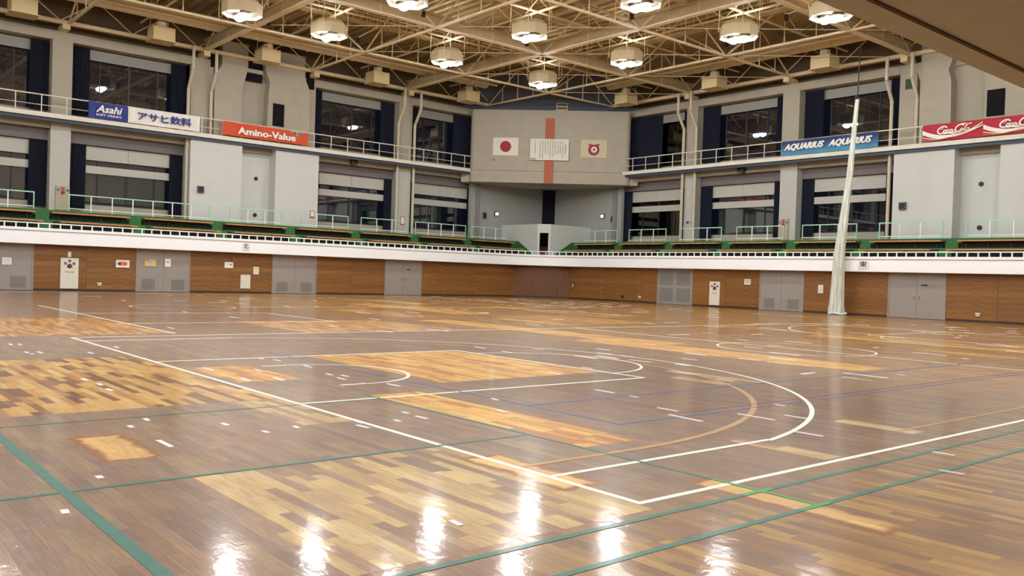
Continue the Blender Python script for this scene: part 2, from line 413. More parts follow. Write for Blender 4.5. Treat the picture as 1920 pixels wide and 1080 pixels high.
while y < FY1:
    y1 = min(y+PW, FY1); ym = (y+y1)/2
    cuts = {FX0, FX1}
    for q in zones:
        if q[2] <= ym <= q[3]: cuts.add(q[0]); cuts.add(q[1])
    x = FX0 - rnd.uniform(0, .8)
    while x < FX1:
        x += rnd.choice([.45, .6, .6, .75, .9]) if x > -16 else 1.2
        if FX0 < x < FX1 and all(abs(x-c) > .12 for c in cuts): cuts.add(x)
    cs = sorted(cuts)
    for a, b in zip(cs, cs[1:]):
        if b > FX0 and a < FX1: rows.append((a, b, y, y1, pick((a+b)/2, ym)))
    y = y1
R = np.array([r[:4] for r in rows]); Cc = np.array([r[4] for r in rows])
Cl = np.where(Cc <= .04045, Cc/12.92, ((Cc+.055)/1.055)**2.4)
def scr(xx, yy):
    d0 = xx-CAM[0]; d1 = yy-CAM[1]; d2 = -CAM[2]
    zc = d0*Fw[0]+d1*Fw[1]+d2*Fw[2]; zc = np.where(zc > .3, zc, np.nan)
    return 960+FPX*(d0*Rt[0]+d1*Rt[1]+d2*Rt[2])/zc, 540-FPX*(d0*Up[0]+d1*Up[1]+d2*Up[2])/zc
pu = [scr(R[:, i], R[:, j]) for i, j in ((0, 2), (1, 2), (1, 3), (0, 3))]
area = np.zeros(len(R))
for i in range(4):
    j = (i+1) % 4; area += pu[i][0]*pu[j][1]-pu[j][0]*pu[i][1]
area = np.abs(area)/2
mu_, mv_ = scr((R[:, 0]+R[:, 1])/2, (R[:, 2]+R[:, 3])/2)
vis = (mu_ > 0) & (mu_ < 1920) & (mv_ > 0) & (mv_ < 1080) & ~np.isnan(area)
sc_ = np.where(vis, area, -1); near_idx = set(np.argsort(-sc_)[:299].tolist())
dist = np.hypot((R[:, 0]+R[:, 1])/2-CAM[0], (R[:, 2]+R[:, 3])/2-CAM[1])
G = .0003
V = []; Fc = []; Ck = []
def plank_geo(a, b, c, d, full, V, Fc, o=(0, 0)):
    j = [nrs.uniform(-.00025, .00025) for _ in range(4)] if full else [0]*4
    k = len(V); g = G if full else 0
    V += [(a+g-o[0], c+g-o[1], j[0]), (b-g-o[0], c+g-o[1], j[1]), (b-g-o[0], d-g-o[1], j[2]), (a+g-o[0], d-g-o[1], j[3])]
    Fc.append((k, k+1, k+2, k+3)); n = 1
    if full:
        V += [(a+g-o[0], c+g-o[1], -.02), (b-g-o[0], c+g-o[1], -.02), (b-g-o[0], d-g-o[1], -.02), (a+g-o[0], d-g-o[1], -.02)]
        Fc += [(k, k+4, k+5, k+1), (k+1, k+5, k+6, k+2), (k+2, k+6, k+7, k+3), (k+3, k+7, k+4, k)]; n = 5
    return n
def add_attr(me, cols):
    at = me.color_attributes.new('wood', 'FLOAT_COLOR', 'CORNER')
    at.data.foreach_set('color', np.asarray(cols, dtype=np.float32).ravel())
for i, (a, b, c, d, _) in enumerate(rows):
    if i in near_idx:
        v, f = [], []; mx_, my_ = (a+b)/2, (c+d)/2
        n = plank_geo(a, b, c, d, True, v, f, (mx_, my_))
        me = bpy.data.meshes.new('floor_plank'); me.from_pydata(v, [], f); me.materials.append(m_floor)
        add_attr(me, [(*Cl[i], 1)]*(4*n))
        o = bpy.data.objects.new('floor_plank', me); COL.objects.link(o); o.parent = floor; o.location = (mx_, my_, 0)
    else:
        n = plank_geo(a, b, c, d, bool(dist[i] < 13), V, Fc)
        Ck += [(*Cl[i], 1)]*(4*n)
me = bpy.data.meshes.new('parquet_strips'); me.from_pydata(V, [], Fc); me.materials.append(m_floor); add_attr(me, Ck)
pq = bpy.data.objects.new('parquet_strips', me); COL.objects.link(pq); pq.parent = floor; pq['kind'] = 'stuff'

def fl(name, mb, m): return link(name, mb.mesh(name, m), parent=floor)
LZ = [0]
def line(x0, y0, x1, y1, m, w=.05, z=.0022, name='court_line'):
    LZ[0] += 1; z += LZ[0]*1.5e-5
    if x0 == x1: b = MB().box(x0-w/2, x0+w/2, y0, y1, 0, z)
    else: b = MB().box(x0, x1, y0-w/2, y0+w/2, 0, z)
    return fl(name, b, m)
def arc(cx, cy_, r, a0, a1, m, w=.05, z=.0026, n=48):
    b = MB(); a0, a1 = math.radians(a0), math.radians(a1); LZ[0] += 1; z += LZ[0]*1.5e-5
    for i in range(n):
        t0 = a0+(a1-a0)*i/n; t1 = a0+(a1-a0)*(i+1)/n
        q = [(cx+(r+s*w/2)*math.cos(t), cy_+(r+s*w/2)*math.sin(t)) for s, t in ((-1, t0), (1, t0), (1, t1), (-1, t1))]
        b.quad(*[(x, y, z) for x, y in q])
    return fl('court_line', b, m)
w = .055
for x in (-7.475, 7.475): line(x, 0, x, 28, p_white, w)
for yb in (0, 28): line(-7.5, yb, 7.5, yb, p_white, w)
line(-7.5, 14, 7.5, 14, p_white, .05)
arc(0, 14, 1.8, 0, 360, p_white)
for yb, s in ((0, 1), (28, -1)):
    for x in (-2.45, 2.45): line(x, min(yb, yb+s*5.8), x, max(yb, yb+s*5.8), p_white, w)
    line(-2.45, yb+s*5.8, 2.45, yb+s*5.8, p_white, w)
    a = (0, 180) if s > 0 else (180, 360)
    arc(0, yb+s*5.8, 1.8, *a, p_white); arc(0, yb+s*1.575, 1.25, *a, p_white)
    for x in (-1.225, 1.225): line(x, min(yb+s*1.2, yb+s*1.575), x, max(yb+s*1.2, yb+s*1.575), p_white, w)
    t = math.degrees(math.acos(6.6/6.725))
    a = (t, 180-t) if s > 0 else (180+t, 360-t)
    arc(0, yb+s*1.575, 6.725, *a, p_white, w=.055, n=80)
    for x in (-6.575, 6.575): line(x, min(yb, yb+s*2.9), x, max(yb, yb+s*2.9), p_white, w)
# neighbouring court, centred further away
line(-21.5, 2.25, -8.1, 2.25, p_white); line(-16.4, 8.1, -11.6, 8.1, p_white)
for x in (-16.4, -11.6): line(x, 2.25, x, 8.1, p_white, .045)
arc(-20.5, 6.8, 1.8, 0, 360, p_white); arc(-28, 14, 1.8, 0, 360, p_white)
line(-35.5, 0, -35.5, 28, p_white); line(-20.6, 9, -20.6, 28, p_white); line(-35.5, 28, -20.6, 28, p_white)
line(5.18, -9, 5.18, 1.0, p_green, .05, .0018); line(-9, -3.01, 10, -3.01, p_green, .075, .0019)
line(7.74, -9, 7.74, 36, p_green, .05, .0018); line(8.2, -9, 8.2, 36, p_green, .05, .0018)
line(2.1, 1.02, 8.2, 1.02, p_green, .045, .0019); line(2.5, -9, 2.5, 1.0, p_green, .03, .0018)
line(7.3, 1.02, 8.2, 1.02, p_bgreen, .045, .0024); line(8.2, .8, 8.2, 1.15, p_bgreen, .05, .0024); line(7.74, .8, 7.74, 1.15, p_bgreen, .05, .0024)
line(-3.7, 2.24, 5.22, 2.24, p_blue, .045, .0018); line(5.22, 2.24, 5.22, 15, p_blue, .045, .0018); line(3.76, 2.24, 3.76, 17.5, p_blue, .045, .0018)
line(5.05, 3.5, 5.05, 14, p_red, .035, .0017); line(3.4, 3.52, 5.05, 3.52, p_red, .035, .0017)
arc(0, 1.3, 6.2, 0, 180, p_ghost, w=.07, z=.0014, n=70); line(6.2, 0, 6.2, 1.3, p_ghost, .06, .0014); line(7.03, 4.6, 7.03, 9.5, p_ghost, .04, .0014)
def unfloor(px, py):
    d = (px-960)/FPX*Rt - (py-540)/FPX*Up + Fw
    t = -CAM[2]/d[2]; return CAM[0]+t*d[0], CAM[1]+t*d[1]
def tape(x, y, l, w_, rot, m):
    b = MB(); c, s = math.cos(rot), math.sin(rot)
    pts = [(x+c*a-s*e, y+s*a+c*e) for a, e in ((-l/2, -w_/2), (l/2, -w_/2), (l/2, w_/2), (-l/2, w_/2))]
    b.prism(pts, lambda p, q, t: (p-x, q-y, t), .0, .0042)
    o = fl('tape_mark', b, m); o.location = (x, y, 0)
marks = [(245, 800, .12), (275, 787, .16), (309, 832, .34), (187, 895, .09), (122, 960, .1), (422, 796, .16), (498, 810, .12), (555, 801, .12), (158, 712, .25), (187, 721, .2),
         (205, 731, .22), (855, 981, .12), (745, 789, .12), (790, 783, .2), (928, 749, .14), (940, 771, .16), (1134, 734, .35), (1189, 744, .14), (1252, 768, .3),
         (1285, 784, .5), (1289, 700, .45), (1359, 713, .3), (1418, 782, .5), (1493, 782, .3), (1463, 760, .14), (1404, 674, .5), (1463, 681, .6), (1413, 651, .5), (1453, 648, .4),
         (1393, 638, .3), (1133, 663, .4), (1175, 668, .35), (1200, 677, .5), (1293, 674, .35), (1327, 624, .4), (1435, 614, .4), (1517, 814, .3), (1770, 851, .2), (20, 646, .3), (37, 646, .3),
         (50, 661, .25), (75, 661, .3), (60, 664, .15), (170, 662, .25), (218, 651, .3), (390, 692, .35), (485, 695, .3), (460, 712, .3), (522, 711, .35), (577, 687, .3), (617, 702, .2),
         (647, 705, .2), (737, 722, .3), (487, 672, .25), (520, 676, .25), (320, 615, .5), (760, 774, .12), (680, 800, .2), (675, 792, .15), (1785, 886, .2), (1690, 703, .15), (1605, 710, .5),
         (1620, 712, .3), (1130, 655, .4), (900, 652, .4), (950, 660, .3), (1010, 655, .3), (640, 710, .25), (1040, 700, .3), (1100, 690, .25)]
for a, b, l in marks:
    x, y = unfloor(a, b); big = (a, b) == (1785, 886)
    tape(x, y, l, .07 if big else .045, rnd.uniform(-.1, .1), p_silver if big else p_tape)
for k in range(215):
    if k < 90: x, y = rnd.gauss(-26, 5), rnd.gauss(31, 4)
    elif k < 135: x, y = rnd.gauss(-2, 4), rnd.gauss(27, 4)
    else: x, y = rnd.uniform(-34, 5), rnd.uniform(5, 36)
    if CX+1.5 < x < 9 and y < CY-1.5: tape(x, y, rnd.uniform(.25, .9), .08, rnd.choice([0, 0, 0, 1.57])+rnd.uniform(-.1, .1), p_tape)

# ------------------------------------------------------------------ lower walls, doors
DOORS = {'N': [(11.3, 14.25, 'plain'), (19.25, 22.2, 'two'), (27.15, 30.1, 'two'), (35.1, 38.1, 'two')],
         'E': [(11.4, 14.35, 'four'), (19.35, 22.3, 'two'), (27.25, 30.25, 'plain'), (35.1, 38.1, 'two')]}
SEAM = {'N': 9.9, 'E': 10.0}
nd = 0; DMAX = 52.0
for F in 'NE':
    dmax = DMAX if F == 'E' else 56.9
    wl = struct('wall_'+SIDE[F], MB().box(*U(F, 2.9, dmax), .04, .3, 0, 2.7), m_wood, F)
    edges = [2.9, SEAM[F]]
    for a, b, _ in DOORS[F]: edges += [a, b]
    edges += [45.0, dmax]
    segs = [(edges[0], edges[1]), (edges[1], edges[2]), (edges[3], edges[4]), (edges[5], edges[6]), (edges[7], edges[8]), (edges[9], edges[10]), (edges[10], dmax)]
    for a, b in segs:
        nsplit = 1 if b-a < 3 else 2
        for q in range(nsplit):
            for r_ in range(9):
                z0 = .1+r_*.29; off = .004*((r_*7+q) % 3)
                u0, u1 = U(F, a+(b-a)*q/nsplit+.006, a+(b-a)*(q+1)/nsplit-.006)
                org = ((u0+u1)/2, .02, z0)
                mb = MB().box(u0-org[0], u1-org[0], -.02-off, .02, .004, .286)
                o = link('board', mb.mesh('board', m_wood), parent=wl); o.location = org
    bs = MB()
    for a, b in segs: bs.box(*U(F, a, b), -.02, .05, 0, .1)
    struct('baseboard_'+SIDE[F], bs, m_skirt, F)
    for a, b, kind in DOORS[F]:
        nd += 1; u0, u1 = U(F, a, b); um = (u0+u1)/2
        fr = MB().box(u0, u0+.07, -.03, .05, 0, 2.6).box(u1-.07, u1, -.03, .05, 0, 2.6).box(u0, u1, -.03, .05, 2.5, 2.6)
        d = struct('door_%d' % nd, fr, m_door, F)
        for c0, c1 in ((u0+.075, um-.006), (um+.006, u1-.075)):
            leaf = link('door_leaf', MB().box(c0, c1, -.01, .04, .02, 2.49).mesh('door_leaf', m_door), parent=d)
            if kind == 'two':
                cc = (c0+c1)/2+ (-.1 if c0 < um-.1 else .1)
                g = MB().box(cc-.36, cc+.36, -.018, -.01, .14, .72)
                for i in range(9): g.box(cc-.33, cc+.33, -.028, -.016, .17+i*.06, .195+i*.06)
                link('louvre', g.mesh('louvre', m_louvre), parent=leaf)
            if kind == 'four':
                for z0, z1 in ((.2, 1.1), (1.28, 2.2)):
                    g = MB().box(c0+.14, c1-.14, -.018, -.01, z0, z1)
                    n = int((z1-z0)/.07)
                    for i in range(n): g.box(c0+.16, c1-.16, -.028, -.016, z0+.03+i*.07, z0+.06+i*.07)
                    link('louvre', g.mesh('louvre', m_louvre), parent=leaf)
            if kind == 'plain':
                hx = c1-.12 if c0 < um-.1 else c0+.12
                link('handle', MB().box(hx-.05, hx+.05, -.03, -.01, 1.0, 1.16).mesh('handle', mat('brass', '9a8f70', .4, metal=.6)), parent=leaf)
        if kind == 'plain':
            link('door_closer', MB().box(um+.25, um+.55, -.05, -.01, 1.72, 1.78).mesh('door_closer', m_frame), parent=d)
# chamfered corner of the lower wall, vertical boards
c0 = (CX, CY-2.9); c1 = (CX+2.9, CY); L = math.hypot(2.9, 2.9)
FR['C'] = ((c0[0]+c1[0])/2, (c0[1]+c1[1])/2, math.pi/4, 1)
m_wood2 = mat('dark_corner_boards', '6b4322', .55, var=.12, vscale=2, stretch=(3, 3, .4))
wc = struct('wall_corner', MB().box(-L/2, L/2, .04, .3, 0, 2.7), m_wood, 'C')
for i in range(14):
    a = -L/2 + i*L/14
    for r_ in range(2):
        z0, z1 = (.1, 1.35) if r_ == 0 else (1.355, 2.62)
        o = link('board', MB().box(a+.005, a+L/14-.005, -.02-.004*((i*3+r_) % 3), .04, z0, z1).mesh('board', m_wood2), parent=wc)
struct('baseboard_corner', MB().box(-L/2, L/2, -.02, .04, 0, .1), m_skirt, 'C')

# ------------------------------------------------------------------ balcony front, swept round the corner
RC = 4.5
def fascia_path():
    P = [((CX+.5, YS), (-1, 0)), ((CX+.5, CY-.5-RC), (-1, 0))]
    c = (CX+.5+RC, CY-.5-RC)
    for i in range(1, 16):
        t = math.pi - i*(math.pi/2)/16
        P.append(((c[0]+RC*math.cos(t), c[1]+RC*math.sin(t)), (math.cos(t), math.sin(t))))
    P += [((CX+.5+RC, CY-.5), (0, 1)), ((XE, CY-.5), (0, 1))]
    return P
FP = fascia_path()
def sweep(profile, name, m, parent=None):
    mb = MB(); n = len(profile)
    for (p, nn) in FP:
        for o_, z in profile: mb.v.append((p[0]+nn[0]*o_, p[1]+nn[1]*o_, z))
    for i in range(len(FP)-1):
        for j in range(n):
            k = (j+1) % n; mb.f.append((i*n+j, i*n+k, (i+1)*n+k, (i+1)*n+j))
    mb.f.append(tuple(range(n))); mb.f.append(tuple((len(FP)-1)*n+i for i in range(n))[::-1])
    return mb
bf = struct('balcony_front', sweep([(0, 2.38), (0, 2.98), (.06, 2.98), (.06, 3.06), (0, 3.06), (0, 3.19), (.22, 3.19), (.22, 2.6), (.56, 2.6), (.56, 2.5), (.3, 2.38)], '', None), m_fascia)
link('shadow_reveal', sweep([(.055, 2.985), (.055, 3.055), (.061, 3.055), (.061, 2.985)], '', None).mesh('shadow_reveal', m_coping), parent=bf)
rail = Thing('balcony_railing', 'low white balustrade of short posts running along the top of the white balcony front', 'railing', 'W', (FP[1][0][0], FP[1][0][1], 3.2))
rail.part('top_rail', sweep([(.06, 3.40), (.06, 3.46), (.14, 3.46), (.14, 3.40)], '', None), m_railw)
bal_me = MB().box(-.028, .028, -.03, .03, -.01, .2).mesh('baluster', m_railw)
def baluster(x, y, a):
    o = bpy.data.objects.new('baluster', bal_me); COL.objects.link(o); o.parent = rail.o
    o.location = (x-rail.org[0], y-rail.org[1], 0); o.rotation_euler = (0, 0, a)
nb = 0
d = 5.2
while d < 50: baluster(CX+.4, CY-d, 0); baluster(CX+d-.1, CY-.4, 0); d += .505
for i in range(14):
    t = math.pi - (i+.5)*(math.pi/2)/14; c = (CX+.5+RC, CY-.5-RC); baluster(c[0]+(RC+.1)*math.cos(t), c[1]+(RC+.1)*math.sin(t), t)

# ------------------------------------------------------------------ stands, benches, guard rails
prof = [(-.28, 2.62), (-.28, 3.1), (.5, 3.1), (.5, 3.22), (1.3, 3.22), (1.3, 3.72), (2.05, 3.72), (2.05, 4.27), (5.2, 4.27), (5.2, 3.9), (2.3, 3.9), (2.3, 2.62)]
for F in 'NE':
    dm = 56.9 if F == 'N' else 52.0
    u0, u1 = U(F, .95, dm)
    st = struct('stand_tiers_'+SIDE[F], MB().prism(prof, lambda a, b, t: (t, a, b), u0, u1), m_green, F)
    link('end_stringer', MB().prism([(-.28, 2.9), (-.28, 3.12), (.15, 3.24), (1.95, 4.29), (2.1, 4.29), (2.1, 2.9)], lambda a, b, t: (t, a, b), *U(F, .97, 1.08)).mesh('end_stringer', m_green), parent=st)
    for k in range(12):
        a, b = 1.75+4.72*k, 1.75+4.72*k+3.95
        if b > dm: break
        ku0, ku1 = U(F, a+.05, b-.05)
        link('bench_shade', MB().box(ku0, ku1, 1.285, 1.3, 3.22, 3.64).box(ku0, ku1, 2.035, 2.05, 3.72, 4.16).mesh('bench_shade', m_bench_shade), parent=st)  # dark strips behind the benches only, their shade put into colour
        g0, g1 = U(F, b+.06, a+4.72-.06)
        link('step', MB().box(g0, g1, .98, 1.3, 3.22, 3.47).mesh('step', m_green), parent=st)
        link('step', MB().box(g0, g1, 1.73, 2.05, 3.72, 4.0).mesh('step', m_green), parent=st)
BL = 3.92
bn = Thing('spectator_bench', 'x', 'bench', 'W', (0, 0, 0), 'orange benches on the green stands')
bn.part('seat', MB().box(-BL/2, BL/2, -.2, .2, .36, .41), m_orange)
bn.part('front_edge', MB().box(-BL/2, BL/2, -.235, -.2, .355, .412), mat('bench_edge_highlight', 'e08a4c', .4), label='brighter orange front edge')  # highlight along the edge put into a brighter orange
for i in range(4):
    x = -BL/2+.35+i*(BL-.7)/3
    bn.part('leg', MB().box(x-.03, x+.03, -.17, .17, .3, .36).box(x-.03, x+.03, .08, .14, 0, .32), m_black)
bn.part('shade_board', MB().box(-BL/2+.05, BL/2-.05, .15, .165, .04, .34), m_bench_shade)  # added dark panel standing for the shade beneath the seat
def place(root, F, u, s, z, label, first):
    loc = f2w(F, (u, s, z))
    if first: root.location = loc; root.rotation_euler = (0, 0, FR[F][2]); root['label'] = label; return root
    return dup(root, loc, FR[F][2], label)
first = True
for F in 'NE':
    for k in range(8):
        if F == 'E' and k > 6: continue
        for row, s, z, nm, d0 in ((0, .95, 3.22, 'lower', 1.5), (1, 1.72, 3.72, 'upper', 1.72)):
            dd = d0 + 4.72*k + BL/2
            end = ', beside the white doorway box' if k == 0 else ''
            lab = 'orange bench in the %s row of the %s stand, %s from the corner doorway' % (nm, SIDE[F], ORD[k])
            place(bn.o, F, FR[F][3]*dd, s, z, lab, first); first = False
GR = {'N': [(1.92, 5.41), (5.96, 10.48), (11.16, 14.9), (15.85, 19.34), (20.6, 24.05), (25.25, 33.03), (34.7, 42)],
      'E': [(2.1, 5.55), (6.7, 10.18), (11.36, 14.84), (16.0, 19.45), (20.7, 24.2), (25.5, 29.0), (30.2, 37)]}
for F in 'NE':
    for k, (a, b) in enumerate(GR[F]):
        u0, u1 = U(F, a, b); um = (u0+u1)/2
        long_ = ', the longest one' if b-a > 7 else ''
        t = Thing('guard_rail', 'mint green guard rail behind the %s benches, %s from the corner doorway%s' % (SIDE[F], ORD[k], long_), 'railing', F, (um, 2.2, 4.27), 'mint guard rails along the gallery')
        t.part('top_rail', MB().box(u0, u1, 2.175, 2.225, 5.14, 5.2), m_mint)
        t.part('bottom_rail', MB().box(u0, u1, 2.185, 2.215, 4.4, 4.44), m_railw)
        n = max(2, round((b-a)/1.15))
        for i in range(n+1):
            x = u0+.025+(u1-u0-.05)*i/n
            t.part('post', MB().box(x-.025, x+.025, 2.175, 2.225, 4.27, 5.14), m_mint if i in (0, n) else m_railw)

# ------------------------------------------------------------------ corner doorway box
def off(x, y): return (CX+x, CY+y)
FR['B'] = (*off(.6, -.6), math.pi/4, 1)
cb = struct('corner_stair_box', MB().box(-.495, -.33, 0, .12, 3.0, 5.57).box(.33, .495, 0, .12, 3.0, 5.57).box(-.33, .33, 0, .12, 4.9, 5.57), m_panel, 'B')
sb = MB()
A, B_ = off(.25, -.95), off(.95, -.25)
sb.box(CX-4.2, A[0], A[1], A[1]+.12, 2.9, 5.57).box(B_[0]-.12, B_[0], B_[1], CY+4.2, 2.9, 5.57)
struct('stair_box_sides', sb, m_panel)
sb2 = MB().prism([(A[0]-.1, A[1]+.2), (B_[0]-.2, B_[1]+.1), (B_[0]-.2, CY+3.9), (CX-3.9, CY+3.9), (CX-3.9, A[1]+.2)], lambda a, b, t: (a, b, t), 5.3, 5.4)
struct('stair_box_roof', sb2, m_panel)
brown = mat('brown_stairs', '6e3f2c', .7)
for i in range(5):
    struct('stair_step', MB().box(-.33, .33, .6+.3*i, .9+.3*i+.3, 3.0, 3.25+.17*i), brown, 'B')
struct('landing', MB().prism([(CX-4.2, CY-5), (CX+.2, CY-5)]+[(CX+.5+RC+(RC+.25)*math.cos(math.pi-i*math.pi/16), CY-.5-RC+(RC+.25)*math.sin(math.pi-i*math.pi/16)) for i in range(1, 8)]+[(CX+5, CY-.2), (CX+5, CY+4.2), (CX-4.2, CY+4.2)], lambda a, b, t: (a, b, t), 2.6, 3.0), m_corr)

# ------------------------------------------------------------------ gallery walls, columns, windows, catwalk
COLS = {'N': [(9.8, 10.95), (17.6, 18.2), (24.57, 25.96), (32.59, 33.62), (40.3, 41.4), (48, 49)],
        'E': [(10.19, 11.15), (17.9, 19.1), (25.5, 26.5), (33.3, 34.3), (40.8, 41.9), (48.4, 49.4)]}
WIN = {'N': [(3.4, 9.8), (10.95, 17.6), (25.96, 32.59), (33.62, 40.3), (41.4, 48.0)],
       'E': [(3.9, 10.19), (11.15, 17.9), (19.1, 25.5), (34.3, 40.8), (41.9, 48.4)]}
PAN = {'N': (17.6, 25.96), 'E': (25.5, 34.3)}
nw = 0
winname = {}
for F in 'NE':
    dm = 56.9 if F == 'N' else 52.1
    g = MB()
    g.box(*U(F, 3.4, dm), 4.1, 5.6, 13.85, 14.35)                         # head beam
    g.box(*U(F, 3.4, dm), 4.1, 5.2, 8.92, 9.4)                            # beam under the catwalk
    for a, b in WIN[F]:
        g.box(*U(F, a-.1, b+.1), 4.92, 5.2, 9.4, 10.0)
        g.box(*U(F, a-.1, b+.1), 4.92, 5.2, 4.2, 4.87)
    g.box(*U(F, dm-4, dm), 4.6, 5.4, 4.2, 14)
    a, b = PAN[F]; g.box(*U(F, a-.1, b+.1), 4.9, 5.2, 4.2, 14.0)
    gw = struct('gallery_wall_'+SIDE[F], g, m_upper, F)
    mv = MB()
    for a, b in WIN[F]: mv.box(*U(F, a, b), 4.55, 5.2, 8.28, 8.92)
    link('recessed_beam', mv.mesh('recessed_beam', m_mauve), parent=gw)
    pl_ = struct('plinth_band_'+SIDE[F], MB().box(*U(F, 3.4, dm), 4.9, 4.93, 4.25, 4.3), m_panel, F)
    for i, (a, b) in enumerate(COLS[F]):
        struct('column', MB().box(*U(F, a, b), 4.0, 5.0, 9.6, 13.9), m_upper, F)
        struct('column', MB().box(*U(F, a, b), 4.0, 5.0, 4.27, 9.37), m_lowcol, F)
    # lower white panels on the solid bay
    a, b = PAN[F]
    if F == 'N': P_ = [(22.85, 26.09), (17.53, 20.6)]; rec = (20.6, 22.85)
    else: P_ = [(25.61, 28.95), (31.25, 34.35)]; rec = (28.95, 31.25)
    lp = struct('lower_panel_wall_'+SIDE[F], MB().box(*U(F, *rec), 4.35, 4.9, 4.27, 9.37), m_panel, F)
    for a, b in P_: link('wall_panel', MB().box(*U(F, a, b), 3.4, 4.9, 4.27, 9.3).mesh('wall_panel', m_panel), parent=lp)
    # windows
    for i, (a, b) in enumerate(WIN[F]):
        u0, u1 = U(F, a, b); um = (u0+u1)/2
        for lev, z0, z1 in (('u', 10.0, 13.85), ('l', 4.87, 8.28)):
            nw += 1
            fr = MB().box(u0, u1, 5.0, 5.08, z0, z0+.07).box(u0, u1, 5.0, 5.08, z1-.07, z1).box(u0, u0+.07, 5.0, 5.08, z0, z1).box(u1-.07, u1, 5.0, 5.08, z0, z1)
            wn = struct('window_%d' % nw, fr, m_frame, F)
            npn = 4
            for k in range(npn):
                p0 = u0+.07+(u1-u0-.14)*k/npn; p1 = u0+.07+(u1-u0-.14)*(k+1)/npn
                if k: link('mullion', MB().box(p0-(.06 if k == 2 else .025), p0+(.06 if k == 2 else .025), 4.98, 5.07, z0+.07, z1-.07).mesh('mullion', m_frame), parent=wn)
                link('pane', MB().box(p0+.03, p1-.03, 5.03, 5.036, z0+.07, z1-.07).mesh('pane', m_glass), parent=wn)
            cw = .7
            if lev == 'u':
                link('blind', MB().box(u0+cw, u1-.35, 4.77, 4.85, 13.2, 13.78).mesh('blind', m_blind_shaded), parent=wn)
            else:
                for k0, k1 in ((u0+cw-.05, um-.01), (um+.01, u1-cw+.1)):
                    link('blind', MB().box(k0, k1, 4.78, 4.83, 7.45, 8.25).mesh('blind', m_blind), parent=wn)
                link('blind_strip', MB().box(u0+cw-.05, u1-cw+.1, 4.78, 4.83, 6.68, 7.12).mesh('blind_strip', m_blind), parent=wn)
            winname[(F, i, lev)] = wn
def curtain(F, a, b, z0, z1, label):
    u0, u1 = U(F, a, b); n = max(6, int((b-a)/.07)); mb = MB()
    for i in range(n+1):
        x = u0+(u1-u0)*i/n; s = 4.66+(.05 if i % 2 else -.05)
        mb.v += [(x, s, z0), (x, s, z1)]
    for i in range(n): mb.f.append((2*i, 2*i+2, 2*i+3, 2*i+1))
    for i in range(n+1):
        x = u0+(u1-u0)*i/n; s = 4.70+(.05 if i % 2 else -.05)
        mb.v += [(x, s, z0), (x, s, z1)]
    k = 2*(n+1)
    for i in range(n): mb.f.append((k+2*i, k+2*i+1, k+2*i+3, k+2*i+2))
    mb.f += [(0, 1, k+1, k), (2*n, k+2*n, k+2*n+1, 2*n+1)]
    org = ((u0+u1)/2, 4.68, z0)
    single('curtain', label, 'curtain', mb, m_navy, F, org, 'navy curtains drawn aside at the gallery windows')
CU = {('N', 'u'): [(3.5, 5.65), (8.9, 9.78), (10.97, 12.1), (16.75, 17.58), (26.0, 26.95), (31.55, 32.57), (33.64, 34.6), (39.4, 40.28)],
      ('N', 'l'): [(3.42, 4.05), (9.0, 9.78), (10.97, 11.65), (16.85, 17.58), (26.0, 26.9), (31.6, 32.57), (33.64, 34.55), (39.4, 40.28)],
      ('E', 'u'): [(3.95, 7.4), (9.5, 10.17), (11.17, 12.6), (17.1, 17.88), (19.12, 20.4), (24.7, 25.48), (34.32, 35.2), (39.8, 40.78)],
      ('E', 'l'): [(3.95, 4.7), (9.45, 10.17), (11.17, 12.15), (17.1, 17.88), (19.12, 19.9), (24.6, 25.48), (34.32, 35.2), (39.8, 40.78)]}
for (F, lev), lst in CU.items():
    for k, (a, b) in enumerate(lst):
        w_ = ORD[k//2]; which = 'corner-side' if k % 2 == 0 else 'far-side'
        curtain(F, a, b, 9.95 if lev == 'u' else 4.6, 13.82 if lev == 'u' else 8.27,
                'navy %s curtain of the %s %s window from the corner, %s wall' % (which, w_, 'upper' if lev == 'u' else 'lower', SIDE[F]))
# bottle-shaped concrete ribs beside the solid bays, above the catwalk
RIB = {'N': [[(24.22, 15.6), (24.2, 14.12), (24.45, 13.65), (24.63, 12.9), (24.63, 9.6), (22.86, 9.6), (22.9, 12.2), (22.79, 13.1), (22.54, 14.09), (22.54, 15.6)],
             [(21.4, 15.6), (21.37, 14.3), (21.05, 13.5), (21.12, 12.63), (21.2, 9.6), (18.2, 9.6), (18.2, 13.2), (18.4, 13.77), (18.6, 14.09), (18.62, 15.6)]],
       'E': [[(26.87, 15.4), (26.87, 14.3), (26.67, 13.79), (26.85, 13.11), (26.86, 9.6), (28.6, 9.6), (28.53, 13.0), (28.36, 13.61), (28.54, 14.04), (28.54, 15.4)],
             [(30.0, 15.4), (30.05, 13.4), (30.3, 12.7), (30.34, 9.6), (33.4, 9.6), (33.3, 13.0), (33.1, 13.6), (33.2, 15.4)]]}
for F in 'NE':
    rb = struct('rib_wall_'+SIDE[F], MB().box(*U(F, *PAN[F]), 4.3, 4.9, 9.6, 13.85), m_upper, F)
    for poly in RIB[F]:
        pp = [(FR[F][3]*a, z) for a, z in poly]
        link('concrete_rib', MB().prism(pp, lambda a, b, t: (a, t, b), 3.6, 4.3).mesh('concrete_rib', m_upper), parent=rb)
ow = struct('rib_gap_opening', MB().box(*U('N', 21.42, 22.52), 3.95, 4.09, 13.45, 15.0), m_dark, 'N')
link('cross_beam', MB().box(*U('N', 21.42, 22.52), 3.85, 3.95, 13.95, 14.2).mesh('cross_beam', m_upper), parent=ow)
struct('rib_gap_opening', MB().box(*U('N', 17.75, 18.25), 3.95, 4.09, 13.6, 15.0), m_dark, 'N')
